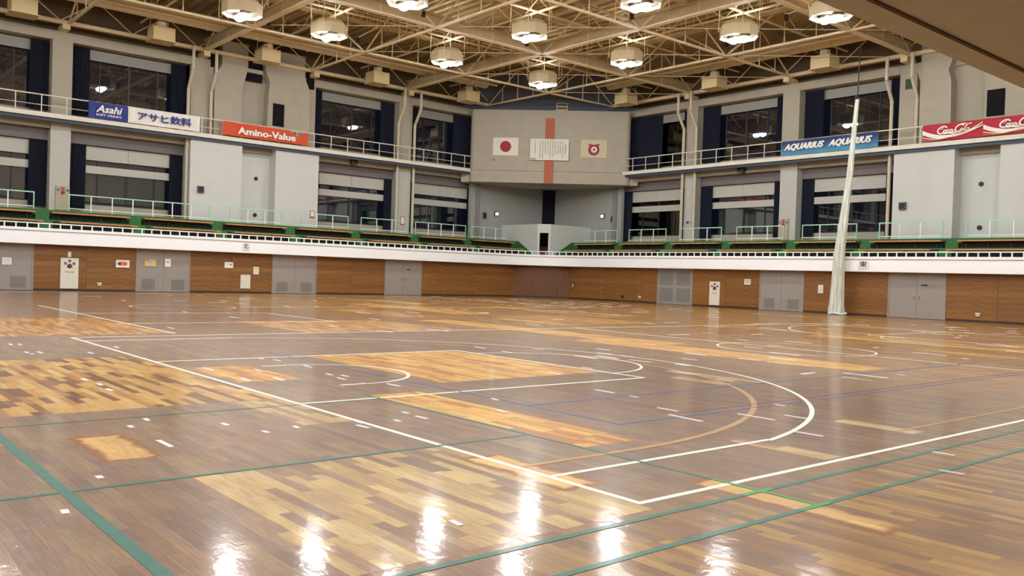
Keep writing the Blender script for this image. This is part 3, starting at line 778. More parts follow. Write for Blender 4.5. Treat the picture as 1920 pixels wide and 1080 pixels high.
struct('rib_gap_opening', MB().box(*U('N', 24.3, 24.75), 3.95, 4.09, 13.9, 15.0), m_dark, 'N')
# catwalk
for F in 'NE':
    u0, u1 = U(F, 5.0, 54 if F == 'N' else 52); k = FR[F][3]
    ct = struct('catwalk_'+SIDE[F], MB().box(u0, u1, 3.15, 5.0, 9.42, 9.58), m_slab, F)
    link('edge_beam', MB().box(u0, u1, 3.1, 3.2, 9.36, 9.6).mesh('edge_beam', m_slab), parent=ct)
    link('blue_channel', MB().box(u0, u1, 3.24, 3.3, 9.19, 9.40).mesh('blue_channel', m_bluepaint), parent=ct)
    link('painted_underside', MB().box(u0, u1, 3.22, 4.08, 9.40, 9.42).mesh('painted_underside', m_bluepaint), parent=ct)
    t = Thing('catwalk_railing', 'cream pipe railing along the upper catwalk of the %s wall' % SIDE[F], 'railing', F, (k*20, 3.2, 9.6))
    t.part('top_rail', MB().box(u0, u1, 3.18, 3.22, 10.52, 10.58), m_railu)
    t.part('mid_rail', MB().box(u0, u1, 3.19, 3.21, 9.98, 10.01), m_railu)
    d = 5.52 if F == 'N' else 5.93
    while d < 50:
        t.part('post', MB().box(k*d-.025, k*d+.025, 3.18, 3.22, 9.6, 10.52), m_railu); d += 1.25
# drain pipes
PIPE = {'N': [(9.75, 4), (11.15, 4), (24.8, 4), (26.2, 4)], 'E': [(10.2, 4), (11.3, 4), (25.2, 4), (26.65, 4)]}
pl = ['beside the column nearest the tower, its tower side', 'beside the column nearest the tower, its far side', 'at the solid bay, its first column, tower side', 'at the solid bay, its first column, far side']
for F in 'NE':
    for i, (d, _) in enumerate(PIPE[F]):
        u = FR[F][3]*d
        t = Thing('drain_pipe', 'bent cream drain pipe, %s wall, %s' % (SIDE[F], pl[i]), 'pipe', F, (u, 3.8, 4.3), 'bent drain pipes on the gallery columns')
        s0 = 3.1 if F == 'N' and i > 1 else 3.72
        t.part('upper_run', MB().path([(u, 3.72, 9.62), (u, 3.72, 12.3), (u, 3.0, 13.35), (u, 3.0, 14.7)], .1, 10), m_pipe, smooth=False)
        if i != (1 if False else (2 if F == 'N' else 3)): t.part('lower_run', MB().tube((u, 3.72 if i < 2 else (3.72 if (F, i) != ('N', 2) else 3.28), 4.28), (u, 3.72 if (F, i) != ('N', 2) else 3.28, 9.35), .1, 10), m_pipe)
        for z in (10.6, 12.2): t.part('clamp', MB().tube((u, 3.72, z), (u, 3.72, z+.06), .125, 10), m_pipe)

# ------------------------------------------------------------------ corner tower and recess behind it
def rounded(u, s0, s1, r, n=5):
    P = [(-u, s1)]
    for i in range(n+1):
        t = math.pi + i*(math.pi/2)/n; P.append((-u+r+r*math.cos(t), s0+r+r*math.sin(t)))
    for i in range(n+1):
        t = 1.5*math.pi + i*(math.pi/2)/n; P.append((u-r+r*math.cos(t), s0+r+r*math.sin(t)))
    return P + [(u, s1)]
tw = struct('corner_tower', MB().prism(rounded(6.05, 0, 4.5, .35), lambda a, b, t: (a, b, t), 9.53, 14.12), m_upper, 'T')
link('lower_band', MB().prism(rounded(6.07, -.02, 4.5, .3), lambda a, b, t: (a, b, t), 8.62, 9.5).mesh('lower_band', m_upper), parent=tw)
link('shadow_joint', MB().prism(rounded(6.0, .03, 4.4, .35), lambda a, b, t: (a, b, t), 9.49, 9.54).mesh('shadow_joint', mat('joint_shadow', '6f685e', .9)), parent=tw)
link('drip_edge', MB().box(-5.7, 5.7, .02, .14, 8.58, 8.62).mesh('drip_edge', m_bluepaint), parent=tw)
for sgn in (-1, 1):
    link('side_return', MB().box(min(sgn*6.0, sgn*6.7), max(sgn*6.0, sgn*6.7), .25, 1.9, 8.62, 9.3).mesh('side_return', m_upper), parent=tw)
for F in 'NE':
    g = struct('recess_wall_'+SIDE[F], MB().box(*U(F, -4.2, 4.2), 4.02, 4.3, 3.0, 8.75), m_recess, F)
    link('post', MB().box(*U(F, 3.4, 3.75), 3.85, 4.05, 4.27, 8.75).mesh('post', mat('recess_post', '8f8b87', .7)), parent=g)
t = Thing('corner_curtain', 'tall dark navy curtain closing the corner recess above the stair doorway', 'curtain', 'T', (0, 6.2, 5))
mb = MB(); n = 30
for i in range(n+1): mb.v += [(-1.45+2.9*i/n, 6.5+(.06 if i % 2 else -.06), 5.0), (-1.45+2.9*i/n, 6.5+(.06 if i % 2 else -.06), 8.7)]
for i in range(n): mb.f.append((2*i, 2*i+2, 2*i+3, 2*i+1))
t.part('pleated_cloth', mb, m_navy)
t.part('curtain_track', MB().box(-1.5, 1.5, 6.35, 6.42, 8.5, 8.56), m_frame)
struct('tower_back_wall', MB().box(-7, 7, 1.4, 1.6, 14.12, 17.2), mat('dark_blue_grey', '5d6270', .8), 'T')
t = Thing('roof_vent', 'cream slatted vent above the corner tower under the roof', 'vent', 'T', (.75, 1.3, 14.15))
t.part('frame', MB().box(.35, 1.25, 1.3, 1.4, 14.15, 14.22).box(.35, 1.25, 1.3, 1.4, 14.88, 14.95).box(.35, .42, 1.3, 1.4, 14.15, 14.95).box(1.18, 1.25, 1.3, 1.4, 14.15, 14.95), m_box)
t.part('slat', MB().box(.42, 1.18, 1.32, 1.38, 14.36, 14.48), m_box); t.part('slat', MB().box(.42, 1.18, 1.32, 1.38, 14.62, 14.74), m_box)
# orange stripe, flags, pledge board
ob = Thing('orange_stripe_panel', 'narrow vertical orange panel up the middle of the corner tower, behind the white notice', 'panel', 'T', (0, 0, 8.6))
ob.part('upper_length', MB().box(-.35, .33, -.1, 0, 11.95, 13.5), m_redorange)
ob.part('lower_length', MB().box(-.35, .33, -.1, -.01, 8.6, 10.34), m_redorange)
t = Thing('national_flag', 'white flag with a red disc on the corner tower', 'flag', 'T', (-3.33, -.03, 10.65))
t.part('cloth', MB().box(-4.29, -2.37, -.045, -.02, 10.65, 12.0), m_paper); b = disc(-3.33, 11.33, .42, -.055); t.part('red_disc', b, m_redink)
t = Thing('prefecture_flag', 'yellowed flag with a dark red horned round emblem on the corner tower', 'flag', 'T', (3.33, -.03, 10.6))
t.part('cloth', MB().box(2.37, 4.3, -.045, -.02, 10.6, 11.95), mat('aged_cloth', 'cdc2a0', .8))
e = [(3.33+.42*math.cos(a), 11.2+.42*math.sin(a)) for a in [math.radians(q) for q in range(140, 401, 13)]]
e += [(3.80, 11.66), (3.33, 11.58), (2.86, 11.66)]
em = t.part('emblem', MB().prism(e, lambda a, b, q: (a, q, b), -.055, -.046), m_redink)
t.part('emblem_ring', disc(3.35, 11.22, .235, -.062), m_paper)
st_ = []
for i in range(8):
    r_ = .15 if i % 2 == 0 else .06; st_.append((3.35+r_*math.cos(i*math.pi/4), 11.22+r_*math.sin(i*math.pi/4)))
t.part('emblem_star', MB().prism(st_, lambda a, b, q: (a, q, b), -.070, -.063), m_redink)
t = Thing('notice_board', 'white board of fine vertical writing over the orange stripe on the tower', 'sign', 'T', (0, -.14, 10.34))
t.part('board', MB().box(-1.45, 1.45, -.2, -.1, 10.34, 11.93), m_paper)
gk = mat('grey_ink', '6b675e', .8); glyph = '日本山川田中大小上下人力心正友協和光体手足力走会公平'
for c in range(13):
    x = 1.2-.19*c
    if c == 0: s, h, z1 = '県民憲章前文', .75, 11.55
    elif c == 11: continue
    else: s = ''.join(rnd.choice(glyph) for _ in range(rnd.choice([9, 11, 12]))); h = .11*len(s); z1 = 11.82
    for i, ch in enumerate(s):
        if c == 0 or True:
            pass
    me = text_mesh('\n'.join(s), .1, h, 0, m_black if c == 0 else gk, .01)
    o = bpy.data.objects.new('writing_column', me); COL.objects.link(o); o.parent = t.o; o.location = (x-.05, -.065, z1-h-10.34)
t.part('black_bar', MB().box(-1.4, -1.0, -.206, -.2, 10.4, 10.45), m_black)
t = Thing('tower_socket', 'tiny dark wall socket below the red disc flag', 'socket', 'T', (-4.2, -.02, 10.25)); t.part('plate', MB().box(-4.3, -4.12, -.03, 0, 10.27, 10.33), m_black); t.part('lid', MB().box(-4.28, -4.22, -.036, -.03, 10.28, 10.32), m_frame)

# exit lamps and small speakers in the recess and on the walls
ex = emis('exit_glow', (.55, 1.0, .95), 9.0)
for F, d in (('N', 1.65), ('E', 2.31)):
    u = FR[F][3]*d
    t = Thing('emergency_light', 'small glowing white emergency lamp on the %s side of the corner recess' % SIDE[F], 'lamp', F, (u, 3.95, 6.4), 'emergency lamps in the corner recess')
    t.part('housing', MB().box(u-.16, u+.16, 3.9, 4.018, 6.28, 6.6), m_frame)
    t.part('lens', MB().box(u-.12, u+.12, 3.86, 3.9, 6.33, 6.52), ex)
def wallbox(name, label, cat, F, d0, d1, s, z0, z1, m, dep=.2, face=None, group=None):
    u0, u1 = U(F, d0, d1); um = (u0+u1)/2
    t = Thing(name, label, cat, F, (um, s, z0), group)
    t.part('cabinet', MB().box(u0, u1, s-dep, s, z0, z1), m)
    t.part('grille', MB().box(u0+.05, u1-.05, s-dep-.02, s-dep, z0+.05, z1-.05), face or m_black)
    return t
grey_sp = mat('grey_speaker', '555a66', .6)
wallbox('wall_speaker', 'small grey square speaker on the white panel of the north wall', 'speaker', 'N', 25.25, 25.62, 3.4, 6.0, 6.4, grey_sp, .15)
wallbox('wall_speaker', 'small grey square speaker on the white panel of the east wall', 'speaker', 'E', 26.05, 26.43, 3.4, 6.0, 6.4, grey_sp, .15)
wallbox('wall_speaker', 'small dark speaker beside the emergency lamp, north side of recess', 'speaker', 'N', 2.7, 3.0, 4.02, 6.0, 6.45, grey_sp, .15)
wallbox('wall_speaker', 'small dark speaker beside the emergency lamp, east side of recess', 'speaker', 'E', 3.25, 3.55, 4.02, 5.95, 6.4, grey_sp, .15)
for F, d, z, wh in (('N', 21.5, 7.3, 'upper'), ('N', 21.5, 4.95, 'lower'), ('E', 30.0, 7.3, 'upper'), ('E', 30.0, 4.95, 'lower')):
    u = FR[F][3]*d
    t = Thing('round_port', '%s small black round port in the recessed panel of the %s wall' % (wh, SIDE[F]), 'port', F, (u, 4.35, z), 'black round ports in the white panels')
    t.part('ring', MB().tube((u, 4.3, z), (u, 4.36, z), .13, 16), m_frame); t.part('cap', MB().tube((u, 4.28, z), (u, 4.3, z), .09, 16), m_black)
for F, d in (('N', 14.6), ('E', 15.0)):
    u = FR[F][3]*d
    t = Thing('beam_speaker', 'dark round speaker hanging on the beam under the %s catwalk' % SIDE[F], 'speaker', F, (u, 3.9, 9.1))
    t.part('body', MB().tube((u, 3.7, 9.1), (u, 4.1, 9.1), .24, 16), mat('brown_speaker', '4b4440', .6)); t.part('cone', MB().tube((u, 3.68, 9.1), (u, 3.7, 9.1), .16, 16), m_black)
t = wallbox('dark_louvre_opening', 'dark rectangular opening between the concrete ribs, north wall', 'vent', 'N', 20.03, 20.81, 3.595, 10.75, 12.2, m_dark, .03, m_dark)
t = wallbox('dark_louvre_opening', 'dark rectangular opening beside the concrete ribs above the red banner', 'vent', 'E', 30.42, 31.3, 3.595, 10.75, 12.15, m_dark, .03, m_dark)
t = wallbox('green_vent', 'small square green mesh vent high on the east wall column', 'vent', 'E', 25.82, 26.25, 4.0, 12.9, 13.5, mat('green_mesh', '5a6a50', .8), .03, mat('green_mesh2', '3f4f3c', .8))

# ------------------------------------------------------------------ signs and small things on the walls
def sign(name, label, F, d0, d1, z0, z1, m=None, s=-.03, cat='sign', thick=.02):
    u0, u1 = U(F, d0, d1); t = Thing(name, label, cat, F, (u0, s, z0))
    t.w = u1-u0; t.h = z1-z0
    t.part('plate', MB().box(u0, u1, s-thick, s, z0, z1), m or m_white); t.thick = thick
    return t
def hydrant(F, d0, d1, z1, label):
    t = sign('hydrant_door', label, F, d0, d1, .12, z1, mat('hydrant_cream', 'e2dccd', .6), cat='cabinet', thick=.04)
    u0, u1 = U(F, d0, d1); um = (u0+u1)/2
    dg = mat('sign_grey_blue', '6d7690', .7); dr = mat('sign_dark_red', '7c2a38', .7)
    t.part('lettering_mark', disc(um, z1-.16, .07, -.075), dr); t.part('lettering_mark', disc(um, z1-.42, .12, -.075), dr)
    t.part('lettering_mark', disc(um-.2, z1-.29, .08, -.075), dg); t.part('lettering_mark', disc(um+.2, z1-.29, .08, -.075), dg)
    t.part('underline', MB().box(um-.15, um+.15, -.075, -.07, z1-.5, z1-.47), dr)
    lettering(t, '消火栓', t.w*.25, z1-.12-.78, t.w*.5, .1, gk, y=-.046)
    return t
hydrant('N', 33.0, 33.86, 1.72, 'tall cream cabinet door with red and blue marks on the north wood wall')
hydrant('E', 15.72, 16.5, 1.6, 'tall cream cabinet door with red and blue marks on the east wood wall')
t = sign('small_plate', 'small cream box above the cream cabinet door on the north wood wall', 'N', 33.36, 33.52, 1.76, 2.05, m_paper, cat='box'); t.part('lid', MB().box(0, 0, 0, 0, 0, 0).box(*U('N', 33.38, 33.5), -.06, -.05, 1.8, 2.0), m_white)
def poster(label, F, d0, d1, z0, z1, blobs, base=None):
    t = sign('poster', label, F, d0, d1, z0, z1, base, cat='poster')
    u0, u1 = U(F, d0, d1)
    for fx, fz, fw, fh, c in blobs:
        t.part('printed_patch', MB().box(u0+fx*t.w, u0+(fx+fw)*t.w, -.054, -.05, z0+fz*t.h, z0+(fz+fh)*t.h), mat('ink_'+c, c, .7))
    return t
poster('white sheet on the grey double door, far end of the north wall', 'N', 36.1, 36.5, 1.27, 1.63, [(.1, .1, .8, .8, 'd8d6d4')])
t = poster('white poster with an orange ship-like shape between cabinet door and grey doors', 'N', 30.45, 31.15, 1.3, 1.71, [(.1, .35, .25, .3, '5a62a0'), (.25, .25, .5, .5, 'e8743c'), (.7, .35, .15, .3, 'd8b060')])
poster('yellow framed poster on the grey louvred doors of the north wall', 'N', 29.05, 29.66, 1.41, 1.8, [(.15, .2, .7, .6, 'c9b8c4'), (.05, .8, .3, .15, 'd8644a')], mat('poster_yellow', 'd9c25e', .7))
poster('small portrait notice on the grey louvred doors of the north wall', 'N', 28.25, 28.57, 1.42, 1.86, [(.3, .55, .4, .1, '4a4a48')])
poster('white notice beyond the louvred doors on the north wood wall', 'N', 24.65, 25.17, 1.46, 1.81, [(.6, .4, .25, .3, '9aa4c0')])
poster('larger cream access panel low on the north wood wall', 'N', 23.57, 24.18, .28, 1.09, [(.08, .45, .05, .08, '8a8478')], m_paper)
poster('narrow cream notice on the north wood wall beside the access panel', 'N', 23.06, 23.4, 1.12, 1.58, [(.2, .7, .6, .1, 'b8b0a0')], m_paper)
poster('cream square notice on the east wood wall beside the cabinet door', 'E', 18.27, 18.74, 1.47, 1.82, [(.15, .2, .7, .6, 'd2ccc0')], m_paper)
poster('cream two-part notice on the east wood wall behind the hanging net', 'E', 23.2, 23.52, 1.12, 1.6, [(.0, .4, 1, .03, 'a89a80')], m_paper)
for F, d, z, lab in (('N', 31.95, .3, 'double white socket plate low on the north wood wall'), ('E', 31.8, .3, 'double white socket plate low on the east wood wall, far end'),
                     ('E', 9.9, .3, 'double white socket plate low on the east wood wall near the panel joint'), ('E', 8.3, .26, 'dark socket plate low on the east wood wall near the corner')):
    u = FR[F][3]*d; mm = m_black if 'dark' in lab else m_white
    t = Thing('socket', lab, 'socket', F, (u, -.03, z))
    t.part('outlet', MB().box(u-.12, u+.12, -.05, -.03, z+.09, z+.16), mm); t.part('outlet', MB().box(u-.09, u+.09, -.05, -.03, z, z+.06), mm)
t = Thing('fire_extinguisher', 'small grey-green wall fitting near the corner end of the east wood wall', 'fitting', 'E', (3.35, -.03, .85))
t.part('body', MB().tube((3.4, -.1, .85), (3.4, -.1, 1.15), .07, 12), mat('fitting_green', '8fa592', .5)); t.part('bracket', MB().box(3.35, 3.45, -.06, -.02, .8, 1.25), m_frame)
# compass signs on the balcony front
for F, d0, d1, ch, sub, lab in (('N', 23.85, 24.35, '北', 'NORTH', 'white plate with the character for north on the balcony front'), ('E', 25.75, 26.4, '東', 'EAST', 'white plate with the character for east on the balcony front')):
    t = sign('compass_plate', lab, F, d0, d1, 2.46, 2.97, m_white, s=-.5, thick=.015)
    lettering(t, ch, t.w*.18, .16, t.w*.64, .32, m_navyink, y=-.019, bold=.02); lettering(t, sub, t.w*.2, .05, t.w*.6, .06, gk, y=-.019)
# red framed notices on the gallery and wall markers
redf = mat('red_frame', 'c04a3c', .6)
for F, d0, d1, z0, z1, s, lab in (('N', 17.75, 18.1, 4.98, 5.45, 3.38, 'red framed notice at the edge of the white panel, north gallery'), ('N', 10.25, 10.6, 5.0, 5.6, 3.98, 'red framed notice on the column next to the tower, north gallery')):
    t = sign('framed_notice', lab, F, d0, d1, z0, z1, redf, s=s); u0, u1 = U(F, d0, d1); t.part('sheet', MB().box(u0+.05, u1-.05, s-.026, s-.02, z0+.08, z1-.05), m_white)
for F, d, z, lab in (('N', 32.95, 5.5, 'cream hose cabinet with red mark on a north gallery column'), ('E', 18.3, 5.5, 'cream hose cabinet with red mark on an east gallery column')):
    u = FR[F][3]*d; t = Thing('hose_cabinet', lab, 'cabinet', F, (u, 3.98, 4.4))
    t.part('door', MB().box(u-.35, u+.35, 3.9, 3.99, 4.4, 5.75), m_corr)
    t.part('red_lamp', MB().tube((u, 3.84, z+.1), (u, 3.9, z+.1), .09, 14), redf); t.part('dark_lamp', MB().tube((u, 3.84, z-.12), (u, 3.9, z-.12), .1, 14), m_redink)
    for q in (-.24, .24): t.part('mark', MB().box(u+q-.07, u+q+.07, 3.89, 3.9, z-.04, z+.06), grey_sp)
t = sign('row_sign', 'small grey sign on the column next to the tower, east gallery', 'E', 10.45, 11.0, 5.6, 5.85, mat('sign_grey', 'a7a9b4', .7), s=3.98); t.part('mark', MB().box(10.5, 10.7, 3.95, 3.96, 5.65, 5.8), m_navyink)

# ------------------------------------------------------------------ banners on the catwalk railing
def banner(F, d0, d1, z0, z1, name, label, m, dent=None, s=3.06):
    u0, u1 = U(F, d0, d1); n = 44; mb = MB()
    for i in range(n+1):
        x = u0+(u1-u0)*i/n; f = i/n
        y = s - .035*math.sin(f*23) - .02*math.sin(f*51); top = z1
        if dent and dent[0] < f < dent[1]: top -= dent[2]*math.sin(math.pi*(f-dent[0])/(dent[1]-dent[0]))
        for q in range(5): mb.v.append((x, y+.012*math.sin(q*2+f*30), z0+(top-z0)*q/4))
    for i in range(n):
        for q in range(4): a = i*5+q; mb.f.append((a, a+5, a+6, a+1))
    t = Thing(name, label, 'banner', F, (u0, s, z0)); t.w = u1-u0; t.h = z1-z0
    t.part('cloth', mb, m, smooth=True)
    for f in (0.02, .98):
        x = u0+(u1-u0)*f; t.part('tie', MB().tube((x, s+.0, z1-.02), (x, s+.1, z1+.03), .012, 6), m_white)
    return t
t = banner('N', 29.84, 31.94, 9.62, 10.55, 'blue_banner', 'blue banner with white drink maker lettering on the north catwalk railing', mat('banner_blue', '2b3a86', .7))
lettering(t, 'Asahi', .38, .36, 1.4, .42, m_white, y=-.09, bold=.035, shear=.3); lettering(t, 'SOFT DRINKS', .38, .16, 1.36, .13, m_white, y=-.09, bold=.02)
t = banner('N', 25.7, 29.83, 9.64, 10.55, 'white_banner', 'white banner with large navy Japanese lettering on the north catwalk railing', mat('banner_white', 'e9e4de', .7))
lettering(t, 'アサヒ飲料', .5, .2, 3.1, .5, m_navyink, y=-.09, bold=.03)
t = banner('N', 18.55, 24.3, 9.68, 10.52, 'orange_banner', 'orange banner with white lettering, its top edge sagging at one end', mat('banner_orange', 'd24f2a', .7), dent=(.78, .97, .3))
lettering(t, 'Amino-Value', .95, .14, 3.9, .45, m_white, y=-.09, bold=.045)
def aqua():
    m = bpy.data.materials.new('banner_aqua'); m.use_nodes = True; nt = m.node_tree; b = nt.nodes['Principled BSDF']; b.inputs['Roughness'].default_value = .7
    tc = nt.nodes.new('ShaderNodeTexCoord'); sx = nt.nodes.new('ShaderNodeSeparateXYZ'); nt.links.new(tc.outputs['Object'], sx.inputs[0])
    c = nt.nodes.new('ShaderNodeValToRGB'); c.color_ramp.elements[0].position = .1; c.color_ramp.elements[0].color = (*lin('4a8cb2'), 1)
    c.color_ramp.elements[1].position = .75; c.color_ramp.elements[1].color = (*lin('2a3868'), 1)
    nt.links.new(sx.outputs[2], c.inputs[0]); nt.links.new(c.outputs[0], b.inputs['Base Color']); return m
t = banner('E', 18.5, 24.8, 9.62, 10.53, 'aqua_banner', 'blue banner fading to light blue with slanted white lettering, behind the net', aqua())
for x in (.25, 3.25): lettering(t, 'AQUARIUS', x, .24, 2.75, .47, m_white, y=-.09, bold=.07, shear=.35)
cc = banner('E', 27.35, 33.6, 9.64, 10.56, 'red_banner', 'red banner with white script lettering and white and gold waves', mat('banner_red', 'b52336', .7))
def script_word(t, x, z, sx, sz):
    """flowing script lettering drawn as flat pen strokes"""
    def el(cx, cz, rx, rz, a0, a1, n=16): return [(cx+rx*math.cos(math.radians(a0+(a1-a0)*i/n)), cz+rz*math.sin(math.radians(a0+(a1-a0)*i/n))) for i in range(n+1)]
    S = [(el(.27, .30, .23, .30, 35, 300)+[(.42, -.02), (.62, .0), (.85, -.05), (1.02, .0)], .075), (el(.2, .47, .07, .09, 100, -150), .03)]
    for cx in (.42, .56, .72): S.append((el(cx, .17, .07, .11, 60 if cx == .56 else 90, 330 if cx == .56 else 450), .058))
    S.append(([(.79, .28), (.79, .1), (.84, .06), (.88, .12)], .038)); S.append(([(.87, .2), (.95, .22)], .04))
    S.append((el(1.12, .33, .20, .30, 40, 310), .075)); S.append(([(1.0, .62), (1.2, .70), (1.45, .62), (1.62, .66)], .045))
    S.append((el(1.24, .17, .07, .11, 90, 450), .042)); S.append(([(1.33, .12), (1.40, .42), (1.44, .52), (1.39, .52), (1.35, .2), (1.40, .07), (1.45, .12)], .036))
    S.append((el(1.52, .17, .07, .11, 90, 450), .042)); S.append(([(1.59, .28), (1.59, .1), (1.64, .06), (1.70, .14)], .038))
    mb = MB()
    for P, wd in S:
        P = [(x+(a+.22*b)*sx, z+b*sz) for a, b in P]
        for i, (p, q) in enumerate(zip(P, P[1:])):
            dx, dz = q[0]-p[0], q[1]-p[1]; l = math.hypot(dx, dz) or 1; nx, nz = -dz/l*wd/2, dx/l*wd/2; e = .012
            ex, ez = dx/l*e, dz/l*e; y = -.094-.00005*i
            mb.quad((p[0]-ex-nx, y, p[1]-ez-nz), (q[0]+ex-nx, y, q[1]+ez-nz), (q[0]+ex+nx, y, q[1]+ez+nz), (p[0]-ex+nx, y, p[1]-ez+nz))
    o = bpy.data.objects.new('script_lettering', mb.mesh('script_lettering', m_white, fix=False)); COL.objects.link(o); o.parent = t.o
gold = mat('banner_gold', 'e0a63a', .7)
for k in range(2):
    x = .02+3.15*k
    def band(f0z, f1z, f2z, f3z, thick, m, y, taper=True):
        mb = MB(); n = 32
        for i in range(n+1):
            f = i/n
            z = (1-f)**3*f0z+3*(1-f)**2*f*f1z+3*(1-f)*f*f*f2z+f**3*f3z
            h = thick*(1-.75*f) if taper else thick
            mb.v += [(x+3.12*f, y, z-h/2), (x+3.12*f, y, z+h/2)]
        for i in range(n): mb.f.append((2*i, 2*i+2, 2*i+3, 2*i+1))
        o = bpy.data.objects.new('wave_band', mb.mesh('wave_band', m)); COL.objects.link(o); o.parent = cc.o
    band(.5, -.05, .2, .60, .24, m_white, -.075); band(.22, -.06, .15, .74, .04, m_white, -.078, False); band(.08, -.02, .12, .80, .03, gold, -.08, False)
    script_word(cc, x+.72, .36, 1.05, .62)

# ------------------------------------------------------------------ hanging net
def net_mesh():
    mb = MB(); NZ, NA = 40, 40
    for i in range(NZ+1):
        f = i/NZ; z = f*11.6
        r = np.interp(z, [0, .6, 3.3, 7.5, 11.6], [.36, .36, .27, .16, .1])
        if f < .05: r += .04
        ox = float(np.interp(z, [0, 3.3, 7.5, 11.6], [0, .08, .5, .78])); oy = 0
        for j in range(NA):
            a = 2*math.pi*j/NA; rr = r*(1+.17*math.sin(a*8+f*2)+.07*math.sin(a*13+f*5))
            mb.v.append((ox+rr*math.cos(a), oy+rr*.55*math.sin(a), z))
    for i in range(NZ):
        for j in range(NA):
            k = (j+1) % NA; mb.f.append((i*NA+j, i*NA+k, (i+1)*NA+k, (i+1)*NA+j))
    return mb
NO = f2w('E', (24.87, -1.0, .02))
FR['K'] = (NO[0], NO[1], 0.0, 1)
t = Thing('divider_net', 'tall white divider net gathered into a leaning bundle in front of the east wall', 'net', 'K', (0, 0, .02))
t.part('gathered_netting', net_mesh(), m_net, smooth=True)
hem = MB()
for j in range(34):
    a = 2*math.pi*j/34; b = 2*math.pi*(j+1)/34
    ra = .42+.05*math.sin(a*5); rb_ = .42+.05*math.sin(b*5)
    hem.tube((ra*math.cos(a)+.08, .35*math.sin(a), .07+.03*math.sin(3*a)), (rb_*math.cos(b)+.08, .35*math.sin(b), .07+.03*math.sin(3*b)), .065, 8)
t.part('bunched_hem', hem, mat('net_hem', 'e6e9e6', .9), smooth=True)
t.part('hanging_pole', MB().tube((.78, 0, 11.4), (.85, 0, 14.6), .03, 8), m_frame)

# ------------------------------------------------------------------ roof
ce = struct('ceiling', MB().box(CX-6, XE+.5, YS-.5, CY+6, 17.3, 17.6), m_deck)
ribs = MB(); y = YS
while y < CY+5: ribs.box(CX-5, XE, y, y+.12, 17.12, 17.3); y += .62
o = link('deck_rib', ribs.mesh('deck_rib', m_steel2), parent=ce); o['kind'] = 'stuff'
for F in 'NE':
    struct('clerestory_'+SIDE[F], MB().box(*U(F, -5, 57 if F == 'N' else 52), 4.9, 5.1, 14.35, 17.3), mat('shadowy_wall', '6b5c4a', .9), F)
    e = struct('edge_truss_'+SIDE[F], MB().box(*U(F, 3, 57 if F == 'N' else 52), 3.3, 3.6, 14.62, 14.82), m_steel, F)
    link('upper_tie', MB().box(*U(F, 3, 57 if F == 'N' else 52), 3.4, 3.5, 16.2, 16.3).mesh('upper_tie', m_steel2), parent=e)
    d = 3.0
    i = 0
    while d < 48:
        a, b = (14.8, 16.2) if i % 2 == 0 else (16.2, 14.8)
        link('web_rod', MB().tube((FR[F][3]*d, 3.45, a), (FR[F][3]*(d+1.9), 3.45, b), .035, 6).mesh('web_rod', m_steel), parent=e); d += 1.9; i += 1
    for a, b in COLS[F]: struct('truss_seat', MB().box(*U(F, (a+b)/2-.2, (a+b)/2+.2), 3.3, 4.4, 14.35, 14.62), m_steel, F)
XL_ = [-34.5, -27.05, -19.4, -11.75, -4.1, 3.5, 11.1]; YL_ = [37.2, 29.75, 22.15, 15.1, 7.5, -.1, -7.7]
PRX = (-27.05, -11.75, 3.5); PRY = (29.75, 15.1, -.1)
ZB, ZT = 14.68, 16.9
for axis in 'xy':
    vals = XL_ if axis == 'x' else YL_
    cross = sorted(YL_ if axis == 'x' else XL_)
    lo = YS if axis == 'x' else CX-3.4; hi = CY+3.4 if axis == 'x' else XE
    for v in vals:
        prim = v in (PRX if axis == 'x' else PRY)
        P = (lambda t, z, v=v: (v, t, z)) if axis == 'x' else (lambda t, z, v=v: (t, v, z))
        mb = MB().bar(P(lo, ZB), P(hi, ZB), .34 if prim else .15, .06 if prim else .1)
        tr = struct('roof_truss', mb, m_steel)
        if prim: link('web_plate', MB().bar(P(lo, ZB+.3), P(hi, ZB+.3), .05, .56).bar(P(lo, ZB+.58), P(hi, ZB+.58), .3, .05).mesh('web_plate', m_steel2), parent=tr)
        link('top_chord', MB().bar(P(lo, ZT), P(hi, ZT), .22, .2).mesh('top_chord', m_steel2), parent=tr)
        nodes = [lo]+[c for c in cross if lo < c < hi]+[hi]
        for a, b in zip(nodes, nodes[1:]):
            if b-a < 2: continue
            m_ = (a+b)/2; q = (b-a)/4
            for p0, p1 in (((a, ZB), (m_, ZT)), ((m_, ZT), (b, ZB))):
                link('diagonal', MB().tube(P(*p0), P(*p1), .06 if prim else .05, 6).mesh('diagonal', m_steel), parent=tr)
            link('upright', MB().tube(P(m_, ZB), P(m_, ZT), .04, 6).mesh('upright', m_steel), parent=tr)
            for t_ in (a+q, b-q): link('upright', MB().tube(P(t_, ZB), P(t_, (ZB+ZT)/2), .03, 6).mesh('upright', m_steel), parent=tr)
